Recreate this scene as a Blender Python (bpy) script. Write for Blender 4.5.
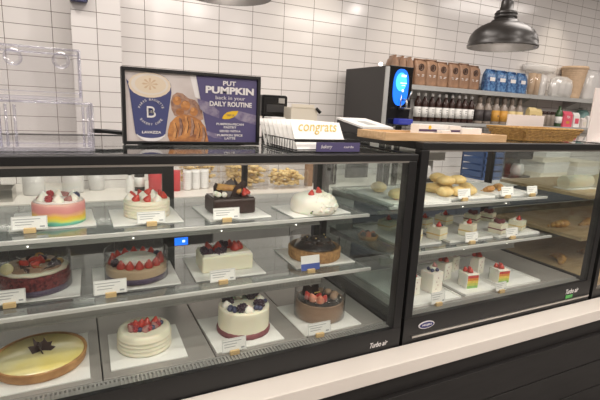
import bpy, bmesh, math, random
from mathutils import Vector, Matrix
rnd = random.Random(7)
SC = bpy.context.scene
COL = SC.collection
PI = math.pi
for o in list(bpy.data.objects):
    bpy.data.objects.remove(o)

# ------------------------------------------------------------------ camera
def make_camera():
    yaw, pitch, roll = math.radians(27.0), math.radians(11.8), math.radians(2.8)
    fw = Vector((math.sin(yaw)*math.cos(pitch), math.cos(yaw)*math.cos(pitch), -math.sin(pitch)))
    rt = Vector((math.cos(yaw), -math.sin(yaw), 0)); up = rt.cross(fw)
    r = rt*math.cos(roll) + up*math.sin(roll); u = -rt*math.sin(roll) + up*math.cos(roll)
    cam = bpy.data.cameras.new('camera'); co = bpy.data.objects.new('camera', cam); COL.objects.link(co)
    m = Matrix((r, u, -fw)).transposed().to_4x4(); m.translation = Vector((0, 0, 1.55))
    co.matrix_world = m
    cam.sensor_width = 36; cam.lens = 445/600*36; cam.clip_start = .05
    SC.camera = co
make_camera()
# ------------------------------------------------------------------ world and lights
SC.view_settings.view_transform = 'Standard'; SC.view_settings.look = 'None'
SC.view_settings.gamma = 1; SC.view_settings.use_curve_mapping = False
SC.view_settings.exposure = 0.66
SC.cycles.transparent_max_bounces = 40
SC.cycles.max_bounces = 10
w = bpy.data.worlds.new('world'); SC.world = w; w.use_nodes = True
w.node_tree.nodes['Background'].inputs[0].default_value = (.9, .86, .82, 1)
w.node_tree.nodes['Background'].inputs[1].default_value = 0.35
WARM = (1.0, .91, .84)
def light(name, kind, loc, power, size=.1, rot=(0, 0, 0), col=WARM, sy=None, spread=None):
    l = bpy.data.lights.new(name, kind); l.energy = power; l.color = col
    if kind == 'AREA':
        l.shape = 'RECTANGLE' if sy else 'DISK'; l.size = size
        if sy: l.size_y = sy
        if spread: l.spread = spread
    elif kind in ('POINT', 'SPOT'):
        l.shadow_soft_size = size
        if kind == 'SPOT': l.spot_size = 2.2; l.spot_blend = .9
    o = bpy.data.objects.new(name, l); COL.objects.link(o); o.location = loc; o.rotation_euler = rot
    return o
# broad unseen fill lights added under the ceiling, behind and above the counter
for x, y, p in ((-1.6, -1.2, 42), (1.6, -1.2, 42), (4.6, -1.0, 42), (0.2, 1.9, 22), (3.4, 1.9, 26), (6.2, 1.8, 26)):
    light('ceiling_fill_light', 'AREA', (x, y, 3.32), p, 1.5, sy=.9)
# small ceiling spots, the ones whose sparkle shows on the glazed tile
for x, y in ((-.6, 2.5), (.9, 2.5), (1.75, -3.1), (2.3, -1.9), (3.6, -3.2), (5.4, -3.0), (.1, .4), (2.4, .4), (4.6, .4)):
    light('ceiling_spot_light', 'AREA', (x, y, 3.3), 9, .09)

# warm wall washers over the tile
for x in (-1.6, 1.95, 3.05, 5.3):
    o = light('wall_wash_light', 'SPOT', (x, 3.25, 3.3), 20, .04, rot=(.30, 0, 0), col=(1, .88, .70)); o.data.spot_size = 1.0; o.data.spot_blend = 1.0
# ------------------------------------------------------------------ materials
def mat(name, col, rough=.5, metal=0, spec=.5, noise=0, nscale=30, bump=0, bscale=60, coat=0, sss=0, emit=None, estr=0, trans=0, col2=None, stretch=None):
    m = bpy.data.materials.new(name); m.use_nodes = True
    nt = m.node_tree; b = nt.nodes['Principled BSDF']
    b.inputs['Base Color'].default_value = (*col, 1); b.inputs['Roughness'].default_value = rough
    b.inputs['Metallic'].default_value = metal; b.inputs['Specular IOR Level'].default_value = spec
    b.inputs['Coat Weight'].default_value = coat; b.inputs['Coat Roughness'].default_value = .08
    if sss:
        b.inputs['Subsurface Weight'].default_value = sss; b.inputs['Subsurface Scale'].default_value = .01
    if emit:
        b.inputs['Emission Color'].default_value = (*emit, 1); b.inputs['Emission Strength'].default_value = estr
    tc = nt.nodes.new('ShaderNodeTexCoord'); mp = nt.nodes.new('ShaderNodeMapping')
    nt.links.new(tc.outputs['Object'], mp.inputs[0])
    if stretch: mp.inputs['Scale'].default_value = stretch
    if noise or col2:
        n = nt.nodes.new('ShaderNodeTexNoise'); n.inputs['Scale'].default_value = nscale; n.inputs['Detail'].default_value = 5
        nt.links.new(mp.outputs[0], n.inputs['Vector'])
        r = nt.nodes.new('ShaderNodeValToRGB')
        c2 = col2 or tuple(c*(1-noise) for c in col)
        r.color_ramp.elements[0].position = .35; r.color_ramp.elements[1].position = .65
        r.color_ramp.elements[0].color = (*c2, 1); r.color_ramp.elements[1].color = (*col, 1)
        nt.links.new(n.outputs['Fac'], r.inputs[0]); nt.links.new(r.outputs[0], b.inputs['Base Color'])
    if bump:
        n2 = nt.nodes.new('ShaderNodeTexNoise'); n2.inputs['Scale'].default_value = bscale; n2.inputs['Detail'].default_value = 4
        nt.links.new(mp.outputs[0], n2.inputs['Vector'])
        bp = nt.nodes.new('ShaderNodeBump'); bp.inputs['Strength'].default_value = bump; bp.inputs['Distance'].default_value = .004
        nt.links.new(n2.outputs['Fac'], bp.inputs['Height']); nt.links.new(bp.outputs[0], b.inputs['Normal'])
    return m
def glass(name, tint=(.93, .96, .94), base=.035, rough=.0, cloud=0, gl=1.0):
    """clear sheet: transparent + a thin mirror that grows towards grazing, the same seen from both faces"""
    m = bpy.data.materials.new(name); m.use_nodes = True; nt = m.node_tree; nt.nodes.clear()
    out = nt.nodes.new('ShaderNodeOutputMaterial'); mix = nt.nodes.new('ShaderNodeMixShader')
    tr = nt.nodes.new('ShaderNodeBsdfTransparent'); tr.inputs[0].default_value = (*tint, 1)
    g = nt.nodes.new('ShaderNodeBsdfGlossy'); g.inputs['Roughness'].default_value = rough; g.inputs[0].default_value = (gl, gl, gl, 1)
    lw = nt.nodes.new('ShaderNodeLayerWeight'); lw.inputs[0].default_value = .5
    p = nt.nodes.new('ShaderNodeMath'); p.operation = 'POWER'; p.inputs[1].default_value = 4.5
    a = nt.nodes.new('ShaderNodeMath'); a.operation = 'MULTIPLY_ADD'; a.inputs[1].default_value = .8; a.inputs[2].default_value = base
    nt.links.new(lw.outputs['Facing'], p.inputs[0]); nt.links.new(p.outputs[0], a.inputs[0]); nt.links.new(a.outputs[0], mix.inputs[0])
    nt.links.new(tr.outputs[0], mix.inputs[1]); nt.links.new(g.outputs[0], mix.inputs[2])
    last = mix
    if cloud:
        df = nt.nodes.new('ShaderNodeBsdfDiffuse'); df.inputs[0].default_value = (.92, .91, .90, 1)
        m2 = nt.nodes.new('ShaderNodeMixShader'); m2.inputs[0].default_value = cloud
        nt.links.new(mix.outputs[0], m2.inputs[1]); nt.links.new(df.outputs[0], m2.inputs[2]); last = m2
    nt.links.new(last.outputs[0], out.inputs[0])
    return m
def tile_mat(name, x0, z0, tone=1.0):
    m = bpy.data.materials.new(name); m.use_nodes = True; nt = m.node_tree; b = nt.nodes['Principled BSDF']
    geo = nt.nodes.new('ShaderNodeNewGeometry'); sp = nt.nodes.new('ShaderNodeSeparateXYZ'); cb = nt.nodes.new('ShaderNodeCombineXYZ')
    nt.links.new(geo.outputs['Position'], sp.inputs[0])
    for k, off in (('X', x0), ('Z', z0)):
        s = nt.nodes.new('ShaderNodeMath'); s.operation = 'SUBTRACT'; s.inputs[1].default_value = off - (20*.2918 if k == 'X' else 40*.1046)
        nt.links.new(sp.outputs[k], s.inputs[0]); nt.links.new(s.outputs[0], cb.inputs[0 if k == 'X' else 1])
    br = nt.nodes.new('ShaderNodeTexBrick'); br.offset = 0; br.squash = 1
    br.inputs['Scale'].default_value = 1; br.inputs['Brick Width'].default_value = .2918; br.inputs['Row Height'].default_value = .1046
    br.inputs['Mortar Size'].default_value = .0021; br.inputs['Mortar Smooth'].default_value = .2; br.inputs['Bias'].default_value = -.3
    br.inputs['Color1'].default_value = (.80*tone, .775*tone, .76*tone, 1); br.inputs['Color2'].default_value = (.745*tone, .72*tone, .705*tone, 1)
    br.inputs['Mortar'].default_value = (.13, .10, .085, 1)
    nt.links.new(cb.outputs[0], br.inputs['Vector']); nt.links.new(br.outputs['Color'], b.inputs['Base Color'])
    bp = nt.nodes.new('ShaderNodeBump'); bp.inputs['Strength'].default_value = .5; bp.inputs['Distance'].default_value = .002; bp.invert = True
    nz = nt.nodes.new('ShaderNodeTexNoise'); nz.inputs['Scale'].default_value = 9
    ad = nt.nodes.new('ShaderNodeMath'); ad.operation = 'MULTIPLY_ADD'; ad.inputs[1].default_value = .35
    nt.links.new(cb.outputs[0], nz.inputs['Vector']); nt.links.new(nz.outputs['Fac'], ad.inputs[0]); nt.links.new(br.outputs['Fac'], ad.inputs[2])
    nt.links.new(ad.outputs[0], bp.inputs['Height']); nt.links.new(bp.outputs[0], b.inputs['Normal'])
    rr = nt.nodes.new('ShaderNodeMath'); rr.operation = 'MULTIPLY_ADD'; rr.inputs[1].default_value = .5; rr.inputs[2].default_value = .13
    nt.links.new(br.outputs['Fac'], rr.inputs[0]); nt.links.new(rr.outputs[0], b.inputs['Roughness'])
    return m
K = {}
K['tile'] = tile_mat('glazed_tile', .2286, 1.55+.665)
K['tile_pillar'] = tile_mat('glazed_tile_pillar', .168, 1.55+.665, .93)  # wall tile again, the pillar's darker shade put into its colour
K['tile_left'] = tile_mat('glazed_tile_left', -.402, 1.55+.574)
K['black'] = mat('black_metal', (.009, .009, .0095), .42)
K['blackgloss'] = mat('black_gloss', (.012, .012, .013), .15)
K['blackmatte'] = mat('black_matte', (.03, .028, .027), .6, noise=.3)
K['darkgrey'] = mat('dark_grey_panel', (.036, .034, .034), .5)
K['cladding'] = mat('black_cladding', (.020, .018, .0175), .42, noise=.25, nscale=8, stretch=(1, 8, 8))
K['edge'] = mat('shelf_edge_metal', (.78, .77, .74), .35, .35)
K['steel'] = mat('brushed_steel', (.62, .60, .57), .3, 1, noise=.15, nscale=12, stretch=(1, 20, 20))
K['steeldull'] = mat('dull_steel', (.46, .45, .43), .42, .5, noise=.12, nscale=6)
K['deck'] = mat('deck_steel', (.40, .375, .35), .36, .35, noise=.1, nscale=5)
K['ledge'] = mat('cream_stone', (.84, .78, .71), .32, noise=.04, nscale=4)
K['counter'] = mat('white_stone', (.86, .82, .76), .3, noise=.05, nscale=10)
K['cabinet'] = mat('grey_cabinet', (.52, .53, .52), .5, noise=.04)
K['cabinetdark'] = mat('slate_cabinet', (.085, .10, .125), .5, noise=.1)
K['floor'] = mat('floor_tile', (.20, .19, .18), .5, noise=.3, nscale=3)
K['ceiling'] = mat('ceiling_paint', (.24, .23, .22), .8, noise=.1)
K['roomwall'] = mat('cafe_wall_paint', (.42, .39, .36), .7, noise=.1)
K['glass'] = glass('case_glass', (.955, .97, .96), .03)
K['sideglass'] = glass('side_glass', (.90, .93, .92), .05)
K['shelfglass'] = glass('shelf_glass', (.66, .71, .70), .09, .03, cloud=.06)
K['topglass'] = glass('top_glass', (.55, .58, .58), .10, .03)
K['plastic'] = glass('clear_plastic', (.985, .985, .99), .05, .04, cloud=.012)
K['plasticedge'] = glass('clear_plastic_edge', (.93, .93, .985), .16, .08, cloud=.07)
K['acetate'] = glass('acetate', (.98, .975, .975), .015, .02, gl=.5)
K['cloudy'] = glass('cloudy_plastic', (.92, .91, .90), .12, .15, cloud=.5)
K['wrap'] = glass('milky_wrap', (.95, .94, .93), .16, .12, cloud=.38)
K['board'] = mat('white_cardboard', (.84, .83, .80), .5)
K['card'] = mat('white_card', (.88, .87, .84), .55)
K['ink'] = mat('grey_ink', (.36, .37, .38), .7)
K['gold'] = mat('gold_foil', (.68, .50, .12), .4, .2)
K['woodblock'] = mat('pale_wood_block', (.66, .46, .22), .5, noise=.2, stretch=(1, 1, 8))
K['wood'] = mat('oak_board', (.70, .48, .27), .45, col2=(.58, .37, .19), nscale=7, stretch=(1.5, 12, 12))
K['woodshelf'] = mat('tan_shelf_wood', (.56, .40, .23), .5, col2=(.44, .30, .16), nscale=6, stretch=(1.5, 10, 10))
K['brownwood'] = mat('brown_wood', (.33, .20, .12), .5, noise=.25, stretch=(8, 8, 1))
K['cream'] = mat('whipped_cream', (.88, .84, .74), .55, sss=.15, bump=.25, bscale=90)
K['creamyellow'] = mat('ivory_cream', (.84, .79, .62), .5, sss=.15, bump=.15, bscale=60)
K['chocolate'] = mat('dark_chocolate', (.045, .022, .018), .35, noise=.3, nscale=60)
K['glaze'] = mat('chocolate_glaze', (.022, .014, .013), .18, coat=.3)
K['mousse'] = mat('milk_chocolate_mousse', (.40, .26, .17), .55, noise=.12, nscale=20)
K['tanmousse'] = mat('tan_mousse', (.60, .45, .29), .5, noise=.08, nscale=20)
K['redvelvet'] = mat('red_velvet_crumb', (.060, .006, .012), .8, col2=(.26, .045, .045), nscale=110, bump=1, bscale=120)
K['strawberry'] = mat('strawberry_skin', (.66, .06, .04), .3, noise=.35, nscale=160, bump=.3, bscale=220, coat=.2)
K['strawcut'] = mat('strawberry_flesh', (.80, .20, .11), .35, col2=(.85, .42, .28), nscale=50, coat=.2)
K['darkberry'] = mat('blackberry_skin', (.045, .02, .04), .28, bump=.5, bscale=200, coat=.2)
K['blueberry'] = mat('blueberry_skin', (.055, .06, .12), .4)
K['raspberry'] = mat('raspberry_skin', (.42, .06, .07), .45, bump=.6, bscale=260)
K['pinkberry'] = mat('frosted_berry', (.48, .22, .20), .5, noise=.4, nscale=80)
K['leaf'] = mat('green_leaf', (.14, .22, .06), .5)
K['purple'] = mat('purple_ribbon', (.095, .065, .13), .4)
K['maroon'] = mat('maroon_crumb', (.26, .075, .085), .6, noise=.3, nscale=90)
K['crust'] = mat('baked_crust', (.50, .27, .10), .6, col2=(.36, .17, .06), nscale=25, bump=.3)
K['nuts'] = mat('chopped_nut_crust', (.60, .34, .13), .7, col2=(.33, .16, .06), nscale=70, bump=1, bscale=100)
K['lemon'] = mat('lemon_curd', (.82, .68, .22), .16, col2=(.84, .76, .44), nscale=7, coat=.4)
K['pastry'] = mat('golden_pastry', (.72, .42, .13), .5, col2=(.42, .19, .06), nscale=30, bump=.6, bscale=40)
K['bun'] = mat('yellow_bun', (.84, .66, .32), .5, col2=(.72, .50, .20), nscale=30, bump=.4)
K['white'] = mat('white_plastic', (.82, .81, .79), .35)
K['offwhite'] = mat('cream_card_stock', (.80, .74, .62), .6)
K['palepink'] = mat('pale_paper', (.82, .74, .70), .6)
K['kraft'] = mat('brown_foil_bag', (.36, .21, .13), .42, noise=.25, nscale=14, bump=.6, bscale=22)
K['kraftdark'] = mat('brown_foil_gusset', (.24, .13, .08), .42, noise=.25, nscale=14, bump=.4, bscale=22)
K['bluebag'] = mat('blue_foil_bag', (.16, .32, .56), .3, col2=(.008, .045, .18), nscale=34, bump=.7, bscale=26)
K['syrupdark'] = mat('dark_syrup', (.045, .022, .018), .15)
K['bottletan'] = mat('hazy_bottle', (.30, .25, .21), .25)
K['orange'] = mat('orange_label', (.66, .34, .06), .5)
K['yellowlab'] = mat('pale_yellow_label', (.78, .62, .30), .5)
K['darklab'] = mat('charcoal_label', (.06, .05, .05), .5)
K['galv'] = mat('grey_shelf_metal', (.55, .56, .55), .4, .3, noise=.1, nscale=4)
K['bluepanel'] = mat('navy_print', (.10, .085, .20), .45)
K['indigo'] = mat('indigo_print', (.065, .075, .20), .45)
K['photo'] = mat('poster_photo_ground', (.72, .66, .63), .5, col2=(.60, .53, .50), nscale=9)
K['foam'] = mat('coffee_foam_print', (.80, .68, .52), .5)
K['milkprint'] = mat('milk_foam_print', (.80, .73, .65), .5)
K['foamrim'] = mat('foam_ring_print', (.68, .50, .33), .5)
K['orangeprint'] = mat('orange_print', (.72, .36, .13), .5, col2=(.40, .17, .07), nscale=28)
K['pastryprint'] = mat('pastry_print', (.62, .27, .08), .5, col2=(.26, .10, .05), nscale=22, stretch=(1, 1, 2))
K['nutprint'] = mat('pecan_print', (.50, .30, .20), .5, col2=(.24, .13, .10), nscale=60)
K['lilacprint'] = mat('lilac_leaf_print', (.34, .30, .38), .5, col2=(.16, .13, .24), nscale=45)
K['yellowprint'] = mat('yellow_leaf_print', (.85, .55, .03), .5)
K['printwhite'] = mat('white_print', (.84, .81, .80), .5)
K['screenblue'] = mat('lit_blue_panel', (.01, .08, .5), .3, emit=(.01, .16, .9), estr=.9)
K['screencyan'] = mat('lit_cyan_panel', (.1, .6, .9), .3, emit=(.03, .42, 1.0), estr=1.1)
K['glowwhite'] = mat('lit_white_mark', (.8, .9, 1), .3, emit=(.7, .9, 1), estr=.8)
K['bulb'] = mat('lit_bulb', (1, .9, .8), .3, emit=(1, .85, .65), estr=4)
K['led'] = mat('led_and_glint', (1, .95, .9), .3, emit=(1, .93, .85), estr=3)  # glow shared by lamp strips, indicator and the shelf glint dots
K['lampblack'] = mat('lamp_enamel', (.028, .025, .023), .36)
K['lampinner'] = mat('lamp_inside_silver', (.20, .19, .18), .4, .5)
K['wicker'] = mat('wicker_weave', (.52, .31, .09), .6, col2=(.34, .18, .05), nscale=70, bump=1, bscale=120)
K['red'] = mat('red_can', (.62, .07, .08), .4)
K['pink'] = mat('pink_carton', (.78, .12, .18), .4)
K['greenglass'] = mat('green_bottle_glass', (.06, .12, .05), .15)
K['teal'] = mat('teal_jar', (.22, .38, .36), .25)
K['cups'] = mat('kraft_paper_cup', (.58, .42, .28), .6, noise=.1)
K['bluecrate'] = mat('blue_crate_plastic', (.05, .10, .24), .45)
K['badgeblue'] = mat('badge_navy', (.03, .035, .16), .35)
K['badgegreen'] = mat('sticker_green', (.10, .40, .10), .5)
K['tagblue'] = mat('tag_blue_print', (.06, .10, .36), .5)
RAIN = [mat('layer_'+n, c, .7, noise=.2, nscale=90) for n, c in (('green', (.28, .50, .16)), ('lime', (.60, .62, .12)), ('yellow', (.85, .62, .12)), ('orange', (.82, .30, .06)), ('red', (.66, .07, .06)))]
def rainbow_cake_mat():
    m = bpy.data.materials.new('rainbow_sponge_side'); m.use_nodes = True; nt = m.node_tree; b = nt.nodes['Principled BSDF']
    tc = nt.nodes.new('ShaderNodeTexCoord'); sp = nt.nodes.new('ShaderNodeSeparateXYZ'); nt.links.new(tc.outputs['Object'], sp.inputs[0])
    nz = nt.nodes.new('ShaderNodeTexNoise'); nz.inputs['Scale'].default_value = 18; nt.links.new(tc.outputs['Object'], nz.inputs['Vector'])
    a = nt.nodes.new('ShaderNodeMath'); a.operation = 'MULTIPLY_ADD'; a.inputs[1].default_value = .028
    nt.links.new(nz.outputs['Fac'], a.inputs[0]); nt.links.new(sp.outputs['Z'], a.inputs[2])
    mr = nt.nodes.new('ShaderNodeMapRange'); mr.inputs[1].default_value = .014; mr.inputs[2].default_value = .088
    nt.links.new(a.outputs[0], mr.inputs[0])
    r = nt.nodes.new('ShaderNodeValToRGB'); e = r.color_ramp.elements
    e[0].position = 0; e[0].color = (.16, .60, .50, 1); e[1].position = 1; e[1].color = (.80, .52, .42, 1)
    for p, c in ((.12, (.22, .60, .38)), (.2, (.72, .72, .12)), (.38, (.90, .56, .05)), (.5, (.86, .46, .24)), (.62, (.76, .28, .27)), (.82, (.78, .33, .31))):
        x = e.new(p); x.color = (*c, 1)
    nt.links.new(mr.outputs[0], r.inputs[0]); nt.links.new(r.outputs[0], b.inputs['Base Color']); b.inputs['Roughness'].default_value = .6
    return m
K['rainbow'] = rainbow_cake_mat()

# ------------------------------------------------------------------ mesh helpers
class MB:
    def __init__(s): s.bm = bmesh.new()
    def _new(s, n0): return s.bm.verts[n0:] if False else [v for v in s.bm.verts if v.index == -1]
    def box(s, x0, x1, y0, y1, z0, z1, bev=0, rot=None):
        c = Vector(((x0+x1)/2, (y0+y1)/2, (z0+z1)/2))
        r = bmesh.ops.create_cube(s.bm, size=1, matrix=Matrix.Translation(c) @ (rot or Matrix()) @ Matrix.Diagonal((x1-x0, y1-y0, z1-z0, 1)))
        if bev:
            es = list({e for v in r['verts'] for e in v.link_edges})
            bmesh.ops.bevel(s.bm, geom=es, offset=bev, segments=2, affect='EDGES', profile=.5)
        return s
    def lathe(s, prof, c=(0, 0, 0), seg=40, wob=None, close=False, mtx=None, sx=1, sy=1):
        rings = []
        for i, (r, z) in enumerate(prof):
            if r < 1e-6:
                p = Vector((0, 0, z)); p = mtx @ p if mtx else p
                rings.append([s.bm.verts.new(p + Vector(c))]); continue
            ring = []
            for k in range(seg):
                a = 2*PI*k/seg; rr = r*(wob(a, z) if wob else 1)
                p = Vector((rr*math.cos(a)*sx, rr*math.sin(a)*sy, z)); p = mtx @ p if mtx else p
                ring.append(s.bm.verts.new(p + Vector(c)))
            rings.append(ring)
        for a, b in zip(rings, rings[1:]):
            for k in range(seg):
                q = (k+1) % seg
                if len(a) == 1 and len(b) == 1: continue
                if len(a) == 1: f = s.bm.faces.new((a[0], b[k], b[q]))
                elif len(b) == 1: f = s.bm.faces.new((a[k], a[q], b[0]))
                else: f = s.bm.faces.new((a[k], a[q], b[q], b[k]))
                f.smooth = True
        return s
    def sphere(s, c, r, sc=(1, 1, 1), sub=2, rot=None, jit=0):
        m = Matrix.Translation(Vector(c)) @ (rot or Matrix()) @ Matrix.Diagonal((*sc, 1))
        q = bmesh.ops.create_icosphere(s.bm, subdivisions=sub, radius=r, matrix=m)
        for v in q['verts']:
            if jit: v.co += Vector((rnd.uniform(-1, 1), rnd.uniform(-1, 1), rnd.uniform(-1, 1)))*jit
            for f in v.link_faces: f.smooth = True
        return s
    def tube(s, pts, r, seg=8, r2=None):
        pts = [Vector(p) for p in pts]; rings = []
        for i, p in enumerate(pts):
            d = (pts[min(i+1, len(pts)-1)] - pts[max(i-1, 0)]).normalized()
            u = d.cross(Vector((0, 0, 1)));  u = d.cross(Vector((1, 0, 0))) if u.length < 1e-3 else u
            u.normalize(); v = d.cross(u)
            rr = r + ((r2 if r2 is not None else r)-r)*i/(len(pts)-1)
            rings.append([s.bm.verts.new(p + (u*math.cos(2*PI*k/seg)+v*math.sin(2*PI*k/seg))*rr) for k in range(seg)])
        for a, b in zip(rings, rings[1:]):
            for k in range(seg):
                f = s.bm.faces.new((a[k], a[(k+1) % seg], b[(k+1) % seg], b[k])); f.smooth = True
        s.bm.faces.new(rings[0][::-1]); s.bm.faces.new(rings[-1])
        return s
    def prism(s, poly, t, axis='y', at=0):
        """extrude a polygon; axis y: poly is (x,z), thickness towards +y; axis z: poly is (x,y)"""
        def P(a, b, h): return (a, at+h, b) if axis == 'y' else ((a, b, at+h) if axis == 'z' else (at+h, a, b))
        A = [s.bm.verts.new(P(a, b, 0)) for a, b in poly]; B = [s.bm.verts.new(P(a, b, t)) for a, b in poly]
        s.bm.faces.new(A); s.bm.faces.new(B[::-1]); n = len(poly)
        for i in range(n): s.bm.faces.new((A[i], B[i], B[(i+1) % n], A[(i+1) % n]))
        return s
    def build(s, name, m, parent=None, world=False):
        bmesh.ops.recalc_face_normals(s.bm, faces=s.bm.faces)
        me = bpy.data.meshes.new(name)
        if world and parent is not None:
            off = Vector(parent.location); q = parent.parent
            while q is not None: off += Vector(q.location); q = q.parent
            bmesh.ops.translate(s.bm, verts=s.bm.verts, vec=-off)
        s.bm.to_mesh(me); s.bm.free(); me.materials.append(K[m] if isinstance(m, str) else m)
        o = bpy.data.objects.new(name, me); COL.objects.link(o)
        if parent is not None: o.parent = parent
        return o
def thing(name, label, cat, loc=(0, 0, 0), group=None, rz=0):
    o = bpy.data.objects.new(name, None); COL.objects.link(o); o.location = loc; o.rotation_euler = (0, 0, rz)
    o['label'] = label; o['category'] = cat; o.empty_display_size = .05
    if group: o['group'] = group
    return o
def tag(o, label, cat, group=None):
    o['label'] = label; o['category'] = cat
    if group: o['group'] = group
    return o
def struct(o): o['kind'] = 'structure'; return o
def recenter(o):
    """move the origin of a world-coordinates mesh to its base centre"""
    vs = [v.co for v in o.data.vertices]
    c = Vector(((min(v.x for v in vs)+max(v.x for v in vs))/2, (min(v.y for v in vs)+max(v.y for v in vs))/2, min(v.z for v in vs)))
    o.data.transform(Matrix.Translation(-c)); o.location = c; return o
def dup(root, loc, label=None, group=None, rz=None, scale=None):
    r = root.copy(); COL.objects.link(r); r.location = loc
    if label: r['label'] = label
    if group: r['group'] = group
    if rz is not None: r.rotation_euler = (0, 0, rz)
    if scale: r.scale = scale
    for ch in list(root.children):
        c = ch.copy(); COL.objects.link(c); c.parent = r
        for g in list(ch.children):
            d = g.copy(); COL.objects.link(d); d.parent = c
    return r
def text(name, body, m, parent, loc, width, height=None, ext=.0004, shear=0, rot=(PI/2, 0, 0), bold=0):
    cu = bpy.data.curves.new(name, 'FONT'); cu.body = body; cu.size = 1; cu.extrude = 0.001; cu.align_x = 'CENTER'; cu.align_y = 'CENTER'
    cu.shear = shear; cu.offset = bold; cu.resolution_u = 3
    t = bpy.data.objects.new(name+'_src', cu); COL.objects.link(t)
    dg = bpy.context.evaluated_depsgraph_get(); me = bpy.data.meshes.new_from_object(t.evaluated_get(dg))
    bpy.data.objects.remove(t); bpy.data.curves.remove(cu)
    xs = [v.co.x for v in me.vertices]; ys = [v.co.y for v in me.vertices]
    cx, cy = (min(xs)+max(xs))/2, (min(ys)+max(ys))/2
    sx = width/(max(xs)-min(xs)); sy = (height/(max(ys)-min(ys))) if height else sx
    for v in me.vertices: v.co = Vector(((v.co.x-cx)*sx, (v.co.y-cy)*sy, v.co.z/.001*ext))
    me.materials.clear(); me.materials.append(K[m] if isinstance(m, str) else m)
    o = bpy.data.objects.new(name, me); COL.objects.link(o); o.parent = parent
    o.rotation_euler = rot; off = Vector((0, 0, 0)); q = parent
    while q is not None: off += Vector(q.location); q = q.parent
    o.location = Vector(loc)-off
    return o
def ell(cx, cz, rx, rz, n=32, a0=0, a1=2*PI): return [(cx+rx*math.cos(a0+(a1-a0)*i/n), cz+rz*math.sin(a0+(a1-a0)*i/n)) for i in range(n)]
H = 1.55   # eye height, other heights are written from it

# ------------------------------------------------------------------ setting
struct(MB().box(-4, 9.5, -3.5, 3.9, -.06, 0).build('floor', 'floor'))
struct(MB().box(-4, 9.5, -3.5, 3.9, 3.4, 3.46).build('ceiling', 'ceiling'))
struct(MB().box(.15, 9.5, 3.79, 3.9, 0, 3.4).build('wall_back', 'tile'))
struct(MB().box(-4, .15, 3.79, 3.9, 0, 3.4).build('wall_back_left', 'tile_left'))
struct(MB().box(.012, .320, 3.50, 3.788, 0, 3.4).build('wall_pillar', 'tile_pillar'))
struct(MB().box(-4.1, -4, -3.5, 3.9, 0, 3.4).build('wall_left', 'roomwall'))
struct(MB().box(9.5, 9.6, -3.5, 3.9, 0, 3.4).build('wall_right', 'roomwall'))
struct(MB().box(-4, 9.5, -3.6, -3.5, 0, 3.4).build('wall_front', 'roomwall'))

# ------------------------------------------------------------------ counter in front
led = thing('counter_ledge', 'long cream stone ledge running in front of both pastry cases', 'counter', (1.2, 1.238, 0))
MB().box(-2.6, 5.0, 1.186, 1.29, H-1.0, H-.94, .003).build('stone_slab', 'ledge', led, True)
mb = MB(); mb.box(-2.6, 5, 1.222, 1.285, 0, H-1.001)
for k in range(4):
    z1 = H-1.096-k*.163
    mb.box(-2.6, 5, 1.200, 1.222, max(z1-.157, 0.005), z1, .002)
mb.build('cladding', 'cladding', led, True)

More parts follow.
